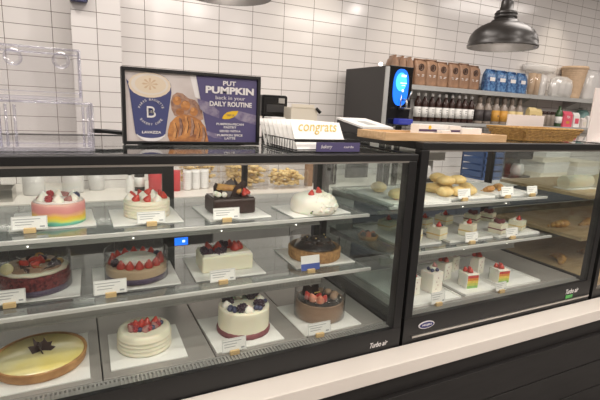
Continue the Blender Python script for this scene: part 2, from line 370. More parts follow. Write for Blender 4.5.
# ------------------------------------------------------------------ display cases
def case_common(t, x0, x1, zg0, zg1, bar, ztop, s1, s2, e1, e2, plates):
    Y0, Y1 = 1.295, 2.05
    mb = MB(); mb.box(x0, x1, Y0, Y1, .0, zg0-.035); mb.box(x0, x1, Y0, Y0+.02, zg0-.035, zg0); mb.box(x0, x1, Y1-.02, Y1, zg0-.035, zg0)
    mb.box(x0, x0+.02, Y0+.02, Y1-.02, zg0-.035, zg0); mb.box(x1-.02, x1, Y0+.02, Y1-.02, zg0-.035, zg0)
    mb.build('case_base', 'black', t, True)
    mb = MB(); n = plates; wd = (x1-x0-.05)
    xs = [x0+.025] + [x for x in n if x0+.05 < x < x1-.05] + [x1-.025]
    for a, b in zip(xs, xs[1:]): mb.box(a+.002, b-.002, 1.372, 2.02, zg0-.033, zg0-.006, .002)
    mb.build('deck_pans', 'deck', t, True)
    mb = MB(); mb.box(x0+.022, x1-.022, 1.318, 1.370, zg0-.033, zg0-.016)
    xx = x0+.03
    while xx < x1-.035:
        mb.box(xx, xx+.0062, 1.325, 1.362, zg0-.016, zg0-.009); xx += .0125
    mb.box(x0+.022, x1-.022, 1.318, 1.325, zg0-.016, zg0-.008); mb.box(x0+.022, x1-.022, 1.362, 1.370, zg0-.016, zg0-.008)
    mb.build('vent_grille', 'steeldull', t, True)
    MB().box(x0+.04, x1-.03, 1.299, 1.305, zg0, zg1).build('front_glass', 'glass', t, True)
    MB().box(x0+.03, x1-.03, 1.296, 1.309, zg1-.006, zg1).build('glass_edge_highlight', 'steel', t, True)  # thin metal strip added for the highlight along the glass edge
    MB().box(x0+.008, x0+.014, 1.335, 2.01, zg0, ztop-.02).build('side_glass', 'sideglass', t, True)
    MB().box(x1-.014, x1-.008, 1.335, 2.01, zg0, ztop-.02).build('side_glass', 'sideglass', t, True)
    for a, b, c, d in ((x0, x0+.04, 1.295, 1.335), (x1-.04, x1, 1.295, 1.335), (x0, x0+.03, 2.01, 2.05), (x1-.03, x1, 2.01, 2.05)):
        MB().box(a, b, c, d, zg0, zg1, .003).build('post', 'black', t, True)
    mb = MB(); mb.box(x0, x1, 1.292, 1.335, zg1, bar, .003); mb.box(x0, x1, 2.01, 2.05, zg1, bar)
    mb.box(x0, x0+.03, 1.335, 2.01, zg1, bar); mb.box(x1-.03, x1, 1.335, 2.01, zg1, bar)
    mb.build('top_frame', 'black', t, True)
    MB().box(x0+.03, x1-.03, 1.335, 2.01, bar-.010, bar-.002).build('top_glass', 'topglass', t, True)
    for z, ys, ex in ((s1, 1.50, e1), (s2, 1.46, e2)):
        g = MB().box(x0+.03, ex, ys, 1.99, z-.008, z).build('shelf', 'shelfglass', t, True)
        mb = MB(); mb.box(x0+.03, ex, ys-.012, ys, z-.010, z+.001); mb.build('shelf_edge', 'edge', g, True)
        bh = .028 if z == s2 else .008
        lb = MB().box(x0+.03, ex-.2, ys+.058, ys+.075, z-.036-bh, z-.034).build('reflection_bar', 'steeldull', g, True)  # ribbed bar added to stand in for a reflected band
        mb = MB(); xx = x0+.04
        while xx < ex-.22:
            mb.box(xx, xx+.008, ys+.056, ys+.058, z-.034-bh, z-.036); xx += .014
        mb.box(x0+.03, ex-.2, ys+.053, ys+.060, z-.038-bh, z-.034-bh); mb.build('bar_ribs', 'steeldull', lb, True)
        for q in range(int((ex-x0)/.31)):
            MB().sphere((x0+.22+q*.31, ys+.053, z-.038), .0024, sub=1).build('glint_dot', 'led', g, True)  # tiny glowing dots imitate reflected glints, no lamps here
        for bx in (x0+.035, ex-.006): MB().prism([(ys+.02, z-.008), (1.985, z-.008), (1.985, z-.045)], .005, 'x', bx).build('shelf_bracket', 'steel', g, True)
    mb = MB()
    mb.box(x0+.04, x1-.04, 1.312, 1.332, zg1+.0, zg1+.006)
    mb.build('lamp_strip', 'led', t, True)
ZT1 = H-.152
c1 = thing('pastry_case', 'long black-framed glass pastry case holding twelve whole cakes', 'display case', (.235, 1.67, 0))
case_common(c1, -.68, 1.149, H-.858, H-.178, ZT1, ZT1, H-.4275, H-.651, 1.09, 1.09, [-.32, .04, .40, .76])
# closed sliding door at the back, on its black frame; the other half stands open
dr = MB().box(-.64, .335, 2.013, 2.018, H-.80, H-.30).build('sliding_door', 'glass', c1, True)
mb = MB(); mb.box(-.65, .385, 2.008, 2.024, H-.318, H-.18); mb.box(.335, .385, 2.008, 2.024, H-.84, H-.318); mb.box(-.65, .335, 2.008, 2.024, H-.84, H-.80)
mb.build('door_frame', 'black', dr, True)
text('lettering', 'Turbo air', 'printwhite', c1, (1.045, 1.2945, H-.912), .085, .022, shear=.35, bold=.01)
ZT2 = H-.108
c2 = thing('pastry_case', 'shorter raised black glass case of cake slices under a wooden tray', 'display case', (1.8, 1.67, 0))
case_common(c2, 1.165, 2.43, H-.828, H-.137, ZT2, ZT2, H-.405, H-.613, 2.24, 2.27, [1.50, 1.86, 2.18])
MB().box(1.21, 2.42, 1.288, 1.2955, H-.918, H-.909).build('trim_strip', 'steel', c2, True)
bd = MB().prism(ell(1.285, H-.872, .043, .0165), .003, 'y', 1.291).build('maker_badge', 'printwhite', c2, True)
MB().prism(ell(1.285, H-.872, .038, .013), .001, 'y', 1.2895).build('badge_field', 'badgeblue', bd, True)
text('lettering', 'HOJIN', 'printwhite', bd, (1.285, 1.289, H-.872), .048, .011, bold=.02)
text('lettering', 'Turbo air', 'printwhite', c2, (2.275, 1.2945, H-.868), .105, .026, shear=.35, bold=.01)
MB().box(2.225, 2.28, 1.292, 1.2948, H-.905, H-.887).build('green_sticker', 'badgegreen', c2, True)
c3 = thing('bread_case', 'dark case with tan wooden shelves beyond the cake slice case', 'display case', (3.2, 1.67, 0))
mb = MB(); mb.box(2.47, 4.3, 1.30, 2.05, 0, H-.90); mb.box(2.47, 2.50, 1.30, 1.335, H-.90, H-.137); mb.box(4.27, 4.3, 1.30, 1.335, H-.90, H-.137)
mb.box(2.47, 4.3, 1.29, 1.335, H-.137, H-.11)
mb.build('case_body', 'black', c3, True)
MB().box(2.49, 4.28, 1.34, 2.0, H-.90, H-.86).build('deck_board', 'woodshelf', c3, True)
for z in (H-.64, H-.40): MB().box(2.49, 4.28, 1.42, 2.0, z-.018, z).build('shelf', 'woodshelf', c3, True)
MB().box(2.50, 4.27, 2.01, 2.016, H-.90, H-.14).build('back_glass', 'glass', c3, True)
MB().box(2.49, 4.28, 2.018, 2.03, H-.90, H-.60).build('back_panel', 'steeldull', c3, True)
MB().box(2.50, 4.27, 1.302, 1.308, H-.90, H-.137).build('front_glass', 'glass', c3, True)
MB().box(2.49, 4.28, 1.335, 2.01, H-.12, H-.112).build('top_glass', 'topglass', c3, True)

# ------------------------------------------------------------------ cake boards, price cards
Z1, Z2, ZD = H-.4275+.0005, H-.651+.0005, H-.864+.0005
ZB1, ZB2, ZBD = H-.405+.0005, H-.613+.0005, H-.834+.0005
bp = None
def cake_board(x0, y0, w, d, z, label, rz=0, group='white boards under the cakes'):
    c = (x0+w/2, y0+d/2, z)
    o = MB().box(-w/2, w/2, -d/2, d/2, 0, .005, .0008).build('cake_board', 'board'); o.location = c; o.rotation_euler = (0, 0, rz)
    return tag(o, label, 'cake board', group)
for x0, y0, w_, d_, z, l, rz in (
    (-.205, 1.60, .25, .24, Z1, 'white board under the rainbow cake', .03), (.10, 1.572, .235, .24, Z1, 'white board under the strawberry cream cake with price card beside the rainbow one', 0),
    (.42, 1.55, .245, .25, Z1, 'white board under the dark chocolate cake', .04), (.742, 1.515, .27, .21, Z1, 'white board under the white domed cake', .05),
    (-.29, 1.555, .282, .25, Z2, 'white board under the red velvet cake', -.03), (.03, 1.545, .29, .25, Z2, 'white board under the tan mousse cake with purple ribbon', -.02),
    (.375, 1.535, .275, .26, Z2, 'white board under the rectangular cream cake', -.03), (.785, 1.53, .28, .26, Z2, 'white board under the nut-crusted chocolate tart', -.03),
    (-.30, 1.392, .305, .305, ZD, 'white board under the lemon tart', 0), (.068, 1.405, .245, .245, ZD, 'white board under the ribbed white cake', -.02),
    (.405, 1.385, .262, .27, ZD, 'white board under the cream cake with maroon base', .02), (.75, 1.378, .262, .27, ZD, 'white board under the brown mousse cake on the bottom deck', .02)):
    cake_board(x0, y0, w_, d_, z, l, rz)

def price_card(x, y, z, wd, h, label, blue=False, rz=0, group='price cards in wooden holders'):
    t = thing('price_card', label, 'price card', (x, y, z), group, rz)
    MB().box(-.017, .017, -.008, .008, 0, .016, .001).build('wooden_holder', 'woodblock', t)
    tilt = Matrix.Rotation(-.18, 4, 'X')
    mb = MB(); mb.box(-wd/2, wd/2, -.0006, .0006, .010, .010+h); bmesh.ops.transform(mb.bm, matrix=tilt, verts=mb.bm.verts)
    c = mb.build('card', 'card', t)
    mb = MB()
    if blue: mb.box(-wd/2, wd/2, -.0012, -.0008, .010, .010+h*.45)
    else:
        for k, (a, b) in enumerate(((.04, .80), (.10, .62), (.10, .55))):
            zz = .010+h*(.78-.2*k); mb.box(-wd/2+wd*a, -wd/2+wd*b, -.0010, -.0007, zz-.0012, zz+.0012)
        mb.box(wd*.28, wd*.42, -.0010, -.0007, .010+h*.14, .010+h*.26)
        for s in (-1, 1): mb.box(-wd/2+.002, wd/2-.002, -.0010, -.0007, .010+h*(.5+s*.46)-.0004, .010+h*(.5+s*.46)+.0004)
        for s in (-1, 1): mb.box(s*(wd/2-.002)-.0004, s*(wd/2-.002)+.0004, -.0010, -.0007, .010+h*.04, .010+h*.96)
    bmesh.ops.transform(mb.bm, matrix=tilt, verts=mb.bm.verts)
    mb.build('printing', 'tagblue' if blue else 'ink', c)
    return t
for x, y, z, wd, h, l, b in (
    (-.142, 1.575, Z1, .098, .042, 'white price card in front of the rainbow cake', 0), (.221, 1.553, Z1, .094, .040, 'white price card in front of the strawberry cream cake on the top shelf', 0),
    (.484, 1.534, Z1, .100, .042, 'white price card in front of the dark chocolate cake', 0), (-.208, 1.535, Z2, .088, .045, 'white price card at the red velvet cake', 0),
    (.08, 1.512, Z2, .102, .048, 'white price card in front of the tan mousse cake', 0), (.46, 1.492, Z2, .096, .044, 'white price card in front of the rectangular cream cake', 0),
    (.821, 1.485, Z2, .084, .060, 'white and blue price card in front of the nut-crusted tart', 1), (.466, 1.366, H-.866, .090, .048, 'white price card in front of the maroon-based cream cake', 0),
    (.808, 1.362, H-.866, .100, .046, 'white price card in front of the brown mousse cake on the deck', 0),
    (1.661, 1.517, ZB1, .082, .048, 'white price card under the yellow buns in the slice case', 0), (1.963, 1.517, ZB1, .088, .048, 'white price card second on the top shelf of the slice case', 0),
    (2.158, 1.520, ZB1, .082, .044, 'white price card at the far end of the slice case top shelf', 0), (1.703, 1.477, ZB2, .086, .048, 'white price card before the strawberry squares', 0),
    (1.988, 1.474, ZB2, .090, .048, 'white price card before the dark berry squares', 0), (1.41, 1.360, H-.836, .082, .052, 'white price card before the tall white slice on the deck', 0),
    (1.814, 1.360, H-.836, .074, .042, 'white price card before the second rainbow slice', 0)):
    price_card(x, y, z, wd, h, l, bool(b))

# ------------------------------------------------------------------ toppings
def berry(parent, x, y, z, r, rz=0, tilt=0, kind='strawberry', name=None):
    """tapered strawberry standing tip up, with seed dimples"""
    prof = [(0, 0), (.70, .04), (.98, .28), (.94, .6), (.70, 1.1), (.40, 1.6), (.16, 1.95), (0, 2.02)]
    m = Matrix.Rotation(rz, 4, 'Z') @ Matrix.Rotation(tilt, 4, 'Y')
    mb = MB(); mb.lathe([(a*r, b*r) for a, b in prof], (x, y, z), 14, mtx=m, wob=lambda a, zz: 1+.04*math.sin(5*a))
    return mb.build(name or 'strawberry', kind, parent)
def cluster(parent, x, y, z, r, kind='darkberry', name='blackberry'):
    mb = MB(); mb.sphere((x, y, z+r*.8), r*.78, sub=2)
    for i in range(26):
        t = math.acos(1-2*(i+.5)/26); p = PI*(1+5**.5)*i
        mb.sphere((x+r*.8*math.sin(t)*math.cos(p), y+r*.8*math.sin(t)*math.sin(p), z+r*.8+r*.85*math.cos(t)), r*.27, sub=1)
    return mb.build(name, kind, parent)
def ball(parent, x, y, z, r, kind='blueberry', name='blueberry'):
    return MB().sphere((x, y, z+r*.85), r, (1, 1, .92), 2).build(name, kind, parent)
def dollop(parent, x, y, z, r, h, kind='cream', name='cream_dollop', tw=6):
    prof = [(r*.95, 0), (r, h*.15), (r*.85, h*.38), (r*.6, h*.6), (r*.32, h*.8), (r*.1, h*.96), (0, h)]
    mb = MB(); mb.lathe(prof, (x, y, z), 24, wob=lambda a, zz: 1+.1*math.sin(tw*(a+zz*40)))
    return mb.build(name, kind, parent)
def round_body(parent, r, h, m, name='cake_body', wob=None, bev=.006, ribs=0, seg=64, z0=0):
    prof = [(0, z0), (r-.002, z0)]
    if ribs:
        for i in range(ribs*4+1):
            z = z0+(h-bev)*i/(ribs*4); prof.append((r-.0035*(1-math.sin((i % 4)/4*PI)), z))
    else:
        for i in range(7): prof.append((r, z0+.0005+(h-bev)*i/6))
    prof += [(r-bev*.3, z0+h-bev*.3), (r-bev, z0+h), (r*.6, z0+h), (0, z0+h)]
    mb = MB(); mb.lathe(prof, seg=seg, wob=wob); return mb.build(name, m, parent)
def ribbon(parent, r, z0, z1, m, name='ribbon'):
    return MB().lathe([(r-.002, z0), (r+.0015, z0), (r+.0015, z1), (r-.002, z1)], seg=64).build(name, m, parent)
def collar(parent, r, z0, z1):
    return MB().lathe([(r+.0015, z0), (r+.0015, z1), (r+.0022, z1), (r+.0022, z0), (r+.0015, z0)], seg=64).build('clear_collar', 'acetate', parent)
def shard(parent, x, y, z, w_, h, rz, tilt=.2, m='chocolate', name='chocolate_shard', th=.0025):
    mb = MB(); mb.prism([(-w_/2, 0), (w_/2, 0), (w_*.35, h*.8), (0, h), (-w_*.3, h*.7)], th, 'y', -th/2)
    bmesh.ops.transform(mb.bm, matrix=Matrix.Translation((x, y, z)) @ Matrix.Rotation(rz, 4, 'Z') @ Matrix.Rotation(tilt, 4, 'X'), verts=mb.bm.verts)
    return mb.build(name, m, parent)
BZ = .0055
G = 'whole cakes in the long case'
def pol(r, deg): a = math.radians(deg); return r*math.cos(a), r*math.sin(a)
# rainbow cake
t = thing('rainbow_cake', 'round pastel rainbow striped cake with cream peaks and frosted berries', 'cake', (-.062, 1.690, Z1+BZ), G)
round_body(t, .081, .072, 'rainbow')
MB().lathe([(0, .072), (.077, .072), (.075, .076), (0, .077)], seg=48).build('cream_top', 'palepink', t)
for i, d in enumerate(range(-150, 210, 60)):
    x, y = pol(.054, d); dollop(t, x, y, .076, .017, .024)
    x, y = pol(.054, d+30); berry(t, x, y, .074, .014, rz=i, tilt=.9, kind='pinkberry') if i % 2 else cluster(t, x, y, .075, .013, 'blueberry' if i == 2 else 'raspberry', 'frosted_berry')
# strawberry cream cake
t = thing('strawberry_cream_cake', 'round white cream cake topped with strawberries beside the rainbow cake', 'cake', (.227, 1.702, Z1+BZ), G)
round_body(t, .083, .062, 'creamyellow', ribs=5)
for i in range(9):
    x, y = pol(.060, i*40-100); (berry(t, x, y, .060, .015, rz=i*.7, tilt=.5) if i % 3 != 1 else dollop(t, x, y, .061, .018, .024))
for i in range(3):
    x, y = pol(.022, i*120); dollop(t, x, y, .061, .020, .026)
berry(t, 0, .01, .075, .014, tilt=.6)
# dark chocolate cake
t = thing('chocolate_cake', 'square dark chocolate cake piled with chocolate shards and berries', 'cake', (.540, 1.676, Z1+BZ), G, .04)
MB().box(-.086, .086, -.062, .062, 0, .062, .008).build('cake_body', 'chocolate', t)
mb = MB(); mb.box(-.080, .080, -.056, .056, .062, .065, .001); mb.build('glaze_top', 'glaze', t)
for i in range(11):
    a = i*2.4; x, y = .055*math.cos(a)*(.4+.6*(i % 3)/2), .038*math.sin(a)*(.4+.6*((i+1) % 3)/2)
    shard(t, x-.01, y, .066, .055, .045+.012*(i % 3), i*1.3, .35, 'chocolate' if i % 3 else 'pastry', 'chocolate_shard' if i % 3 else 'wafer_shard')
for x, y in ((-.062, -.042), (-.040, -.046), (-.066, -.02)): ball(t, x, y, .067, .012, 'cream', 'cream_ball')
mb = MB(); mb.tube([(-.060, -.02, .105), (.0, -.028, .097), (.030, -.032, .083)], .013, 10); mb.build('pastry_roll', 'pastry', t)
for x, y, r in ((.052, -.038, .016), (.066, -.024, .015), (.056, .01, .015)): berry(t, x, y, .067, r, rz=x*40, tilt=.4)
dollop(t, .055, .0, .075, .022, .034)
# white domed cake
t = thing('domed_cream_cake', 'white domed cream cake with rough petals, two strawberries on top', 'cake', (.877, 1.597, Z1+BZ), G)
MB().lathe([(0, 0), (.094, 0), (.096, .012), (.096, .03), (.092, .050), (.080, .064), (.058, .072), (.028, .076), (0, .077)], seg=48).build('cake_body', 'cream', t)
mb = MB()
for i in range(150):
    a = rnd.uniform(-PI*.62, PI*.55); e = rnd.uniform(0.02, 1.35)
    if math.cos(a) < -.25 and rnd.random() < .8: continue
    R = .097; x = R*math.cos(e)**.6*math.cos(a); y = R*math.cos(e)**.6*math.sin(a); z = .014+.062*math.sin(e)
    mb.sphere((x, y, z), rnd.uniform(.007, .012), (1, 1, .55), 1, rot=Matrix.Rotation(rnd.uniform(0, 3), 4, 'X'))
mb.build('cream_petals', 'cream', t)
berry(t, -.030, -.03, .068, .014, .5, .3); berry(t, .018, -.012, .074, .014, 2, .3)
for x, y, z, k, n in ((-.055, -.088, .012, 'leaf', 'green_garnish'), (-.045, -.082, .016, 'chocolate', 'chocolate_chip'), (.03, -.085, .03, 'raspberry', 'small_berry'), (.06, -.075, .012, 'chocolate', 'chocolate_chip'), (.07, -.068, .016, 'leaf', 'green_garnish'), (-.005, -.077, .055, 'chocolate', 'chocolate_chip'), (.04, -.07, .055, 'blueberry', 'small_berry')):
    MB().sphere((x, y, z), .006, (1.1, .7, .8), 1, jit=.001).build(n, k, t)
# red velvet
t = thing('red_velvet_cake', 'red velvet crumb cake in clear collar with orange strawberries and macaron', 'cake', (-.146, 1.680, Z2+BZ), G)
round_body(t, .107, .066, 'redvelvet', seg=96, wob=lambda a, z: 1+.012*math.sin(37*a+z*300))
ribbon(t, .107, .001, .020, 'purple')
MB().lathe([(0, .0665), (.102, .0665), (.100, .073), (.09, .076), (0, .074)], seg=48, wob=lambda a, z: 1+.02*math.sin(11*a)).build('cream_layer', 'creamyellow', t)
MB().lathe([(0, .075), (.088, .0745), (.086, .080), (0, .082)], seg=40, wob=lambda a, z: 1+.04*math.sin(8*a)).build('chocolate_layer', 'mousse', t)
for i in range(16):
    x, y = pol(.045+.028*(i % 2), i*22.5+15)
    if i in (7, 8, 9): continue
    shard(t, x, y, .079, .034, .020, i, .9, 'chocolate' if i % 3 else 'pastry')
for x, y, r in ((-.025, -.015, .019), (-.002, -.035, .018), (.018, -.01, .019), (-.008, .015, .018), (.03, .02, .017)): berry(t, x, y, .082, r*.85, x*90, .8, 'strawberry' if x < .02 else 'darkberry')
mb = MB(); mb.lathe([(0, -.006), (.017, -.006), (.019, -.002), (.019, .002), (.017, .006), (0, .006)], seg=20, mtx=Matrix.Rotation(1.1, 4, 'X')); bmesh.ops.translate(mb.bm, verts=mb.bm.verts, vec=(-.073, -.055, .088)); mb.build('macaron', 'lemon', t)
for x, y in ((.055, -.04), (.07, -.03), (.06, -.01)): cluster(t, x, y, .074, .012)
collar(t, .109, .001, .115)
# tan mousse
t = thing('strawberry_mousse_cake', 'tan mousse cake in clear collar, purple ribbon and strawberries around cream', 'cake', (.181, 1.668, Z2+BZ), G)
round_body(t, .107, .054, 'tanmousse')
ribbon(t, .107, .002, .022, 'purple')
MB().lathe([(0, .054), (.075, .054), (.078, .062), (.062, .074), (.03, .078), (0, .076)], seg=36, wob=lambda a, z: 1+.05*math.sin(7*a)).build('cream_mound', 'cream', t)
for i in range(16):
    a = i*22.5-90; x, y = pol(.083, a)
    if i in (13,): cluster(t, x, y, .054, .016)
    elif i == 5: cluster(t, x, y, .054, .014, 'blueberry', 'dark_berry')
    else: berry(t, x, y, .053, .0165, a*.02, .12, 'strawberry')
collar(t, .109, .001, .105)
# rectangular cream cake
t = thing('rectangular_cream_cake', 'rectangular ivory cream cake topped with strawberries and blackberries', 'cake', (.513, 1.655, Z2+BZ), G, -.03)
MB().box(-.102, .102, -.062, .062, 0, .066, .007).build('cake_body', 'creamyellow', t)
mb = MB()
for s in (-1, 1):
    mb.tube([(-.094, s*.050-.002, .067), (-.03, s*.052, .068), (.03, s*.050, .068), (.094, s*.050, .067)], .007, 8)
mb.build('piped_edge', 'cream', t)
for x, y, r, k in ((-.06, .02, .021, 's'), (-.028, .0, .024, 's'), (.045, -.01, .023, 's'), (.064, .01, .021, 's'), (.03, .03, .02, 's')): berry(t, x, y*.8, .066, r*.9, x*60, .2)
for x, y, r in ((-.085, -.035, .017), (-.068, -.05, .015), (-.035, -.055, .017), (-.018, -.05, .017), (-.005, .04, .019), (.012, .035, .017), (-.085, 0, .014)): cluster(t, x, y*.8, .066, r)
# nut tart
t = thing('nut_crusted_tart', 'nut-crusted tart heaped with glossy dark chocolate and berries', 'cake', (.926, 1.653, Z2+BZ), G)
MB().lathe([(0, 0), (.110, 0), (.115, .006), (.1165, .045), (.112, .050), (.103, .050), (.098, .040), (0, .038)], seg=72, wob=lambda a, z: 1+.008*math.sin(29*a+z*200)).build('crust', 'nuts', t)
MB().lathe([(0, .040), (.094, .040), (.092, .052), (.078, .064), (.05, .072), (0, .074)], seg=36, wob=lambda a, z: 1+.03*math.sin(9*a)).build('chocolate_filling', 'glaze', t)
for i in range(22):
    a = i*2.4; rr = .016*math.sqrt(i); x, y = rr*math.cos(a), rr*math.sin(a)
    MB().sphere((x, y, .082-rr*.25), .014, (1.2, .9, .8), 2, rot=Matrix.Rotation(i, 4, 'Z'), jit=.0012).build('chocolate_truffle', 'glaze' if i % 3 else 'chocolate', t)
for x, y in ((-.02, -.045), (.03, -.04), (.045, .0), (-.045, -.01)): MB().sphere((x, y, .094), .004, sub=1).build('hazelnut_piece', 'bun', t)
collar(t, .108, .05, .098)
# lemon tart
t = thing('lemon_tart', 'large glazed lemon tart with a dark chocolate leaf', 'tart', (-.136, 1.545, ZD+BZ), G)
MB().lathe([(0, 0), (.128, 0), (.132, .004), (.137, .030), (.136, .034), (.131, .034), (.128, .028), (0, .026)], seg=96, wob=lambda a, z: 1+.004*math.sin(60*a)*(z > .02)).build('crust', 'crust', t)
MB().lathe([(0, .0275), (.128, .0275), (.126, .031), (0, .033)], seg=72).build('lemon_filling', 'lemon', t)
for i, (dx, rz_, hh) in enumerate(((-.006, .5, .050), (.012, -.35, .042), (.0, 1.8, .030))):
    mb = MB(); mb.prism([(-.022, 0), (.016, 0), (.03, .012), (.014, .016), (.018, .030), (.002, .026), (-.010, hh), (-.012, .024), (-.03, .028)], .003, 'y', -.0015)
    bmesh.ops.transform(mb.bm, matrix=Matrix.Translation((dx+.002, .008, .032)) @ Matrix.Rotation(rz_, 4, 'Z') @ Matrix.Rotation(-.35, 4, 'X'), verts=mb.bm.verts); mb.build('chocolate_leaf', 'chocolate', t)
# ribbed white cake
t = thing('ribbed_cream_cake', 'smooth white cake with spread rings and a crest of frosted strawberries', 'cake', (.186, 1.532, ZD+BZ), G)
round_body(t, .092, .070, 'creamyellow', ribs=4, bev=.014)
for i in range(13):
    a = 150+i*19; x, y = pol(.050, a); x *= .9; y = y*.6-.005
    if i % 3 == 1: cluster(t, x, y, .068, .013, 'raspberry', 'frosted_raspberry')
    elif i % 3 == 2: ball(t, x, y, .068, .010)
    else: berry(t, x, y, .068, .014, i, .5, 'pinkberry')
for x in (-.03, -.012, .006): berry(t, x, .004, .069, .016, x*50, .2, 'strawberry')
berry(t, .033, -.006, .069, .017, 1, .4, 'strawberry'); ball(t, .055, -.004, .069, .010)
# cream cake maroon base
t = thing('blackberry_cream_cake', 'ivory cream cake with maroon crumb base, ringed by blackberries and cream drops', 'cake', (.554, 1.523, ZD+BZ), G)
round_body(t, .0985, .100, 'creamyellow', z0=.0)
MB().lathe([(.09, .0), (.103, .0), (.104, .010), (.101, .017), (.098, .020), (.09, .02)], seg=72, wob=lambda a, z: 1+.012*math.sin(23*a)*math.sin(7*a)).build('crumb_base', 'maroon', t)
for i, d in enumerate((-140, -118, -95, -68, -45, -20, 10, 35, 60, 90, 120, 150, 180, 205)):
    x, y = pol(.070, d)
    if i in (2, 6, 9, 12): dollop(t, x, y, .099, .020, .026, tw=5)
    elif i in (1, 4, 7, 11): cluster(t, x, y, .099, .018); x2, y2 = pol(.052, d+8); cluster(t, x2, y2, .099, .015)
    else: ball(t, x, y, .099, .011); x2, y2 = pol(.082, d+6); ball(t, x2, y2, .099, .010)
MB().sphere((.028, .045, .122), .010).build('sugar_pearl', 'white', t)
# brown mousse cake
t = thing('chocolate_mousse_cake', 'milk chocolate mousse cake in clear collar with a heart of strawberries', 'cake', (.894, 1.525, ZD+BZ), G)
round_body(t, .104, .072, 'mousse', ribs=2, bev=.004)
MB().lathe([(0, .072), (.096, .072), (.09, .077), (0, .078)], seg=48).build('chocolate_top', 'glaze', t)
for x, y, r, k in ((-.045, -.03, .019, 'strawcut'), (-.028, -.05, .019, 'strawcut'), (-.055, -.005, .018, 'strawberry'), (-.02, -.02, .018, 'strawberry'), (-.01, -.045, .016, 'strawberry')): berry(t, x, y, .076, r, x*70, .4, k)
for x, y in ((.04, -.045), (.06, -.02), (.045, .01), (.02, .03)): MB().sphere((x, y, .088), .017, (1, 1, .8), 2).build('cocoa_truffle', 'mousse', t)
for x, y in ((-.01, .03), (.01, .0), (-.04, .04), (.0, .055)): shard(t, x, y, .076, .05, .045, x*90, .2)
MB().tube([(-.045, -.03, .112), (-.02, -.035, .115)], .002, 6).build('gold_stick', 'gold', t)
collar(t, .106, .001, .115)

# ------------------------------------------------------------------ slice case contents
def plate(x0, x1, y0, y1, z, label, name='serving_tray'):
    o = MB(); o.box(x0, x1, y0, y1, z, z+.003); hgt = .010
    for a, b, c, d in ((x0, x1, y0, y0+.004), (x0, x1, y1-.004, y1), (x0, x0+.004, y0, y1), (x1-.004, x1, y0, y1)): o.box(a, b, c, d, z+.003, z+hgt)
    return tag(recenter(o.build(name, 'board')), label, 'tray', 'white trays in the slice case')
plate(1.22, 1.56, 1.50, 1.90, ZB1, 'white tray in the slice case against its first post, top shelf'); plate(1.58, 1.90, 1.54, 1.92, ZB1, 'white tray under the yellow buns')
plate(1.93, 2.22, 1.54, 1.92, ZB1, 'white tray under the sandwiches')
plate(1.31, 1.56, 1.53, 1.93, ZB2, 'white tray of plain cream squares beside the first post'); plate(1.60, 1.90, 1.52, 1.93, ZB2, 'white tray under the strawberry cream squares'); plate(1.92, 2.24, 1.50, 1.93, ZB2, 'white tray under the dark berry squares')
plate(1.25, 1.57, 1.378, 1.80, H-.8335, 'white tray under the tall white slices'); plate(1.60, 1.84, 1.385, 1.80, H-.8335, 'white tray under the first rainbow slice'); plate(1.86, 2.14, 1.385, 1.80, H-.8335, 'white tray under the second rainbow slice')
ORD = ['first', 'second', 'third', 'fourth', 'fifth', 'sixth', 'seventh', 'eighth', 'ninth', 'tenth']
def petit(x, y, z, w_, h, kind, label, rz=.35):
    t = thing('cream_square', label, 'cake', (x, y, z), 'small square cakes on the middle shelf', rz)
    MB().box(-w_/2, w_/2, -w_/2, w_/2, 0, h, .003).build('sponge', 'creamyellow', t)
    mb = MB(); mb.box(-w_/2-.0006, w_/2+.0006, -w_/2-.0006, w_/2+.0006, h*.40, h*.52); mb.build('filling', 'bun' if kind != 'dark' else 'maroon', t)
    if kind == 'dark':
        for dx, dy in ((-.015, -.01), (.012, -.014), (.0, .014)): cluster(t, dx, dy, h, .013, 'maroon', 'dark_berry')
    else:
        berry(t, 0, -.005, h, .014, 0, .1); dollop(t, .018, .015, h, .010, .014); dollop(t, -.018, .013, h, .010, .014)
        ball(t, .02, -.012, h, .007)
    return t
for x, y, h, k, l in ((1.59, 1.60, .060, 's', 'white cream square with a strawberry, front of the first tray'), (1.80, 1.60, .060, 's', 'white cream square with a strawberry behind the first price card'),
    (1.68, 1.80, .050, 's', 'cream square with strawberry at the back of the second tray'), (1.85, 1.82, .050, 's', 'cream square with strawberry at the rear corner of the second tray'),
    (2.01, 1.585, .052, 'd', 'white square topped with dark berries above its price card'), (2.18, 1.60, .052, 's', 'strawberry square at the open end of the middle shelf'),
    (2.05, 1.80, .048, 'd', 'dark berry square behind the front one'), (2.18, 1.80, .048, 'd', 'dark berry square in the rear corner of the middle shelf'), (1.45, 1.62, .055, 's', 'cream square half hidden by the black post, middle shelf'),
    (1.45, 1.82, .050, 's', 'cream square at the back beside the black post, middle shelf')):
    petit(x, y, ZB2+.0035, .074, h, 'dark' if k == 'd' else 's', l, rnd.uniform(.2, .5))
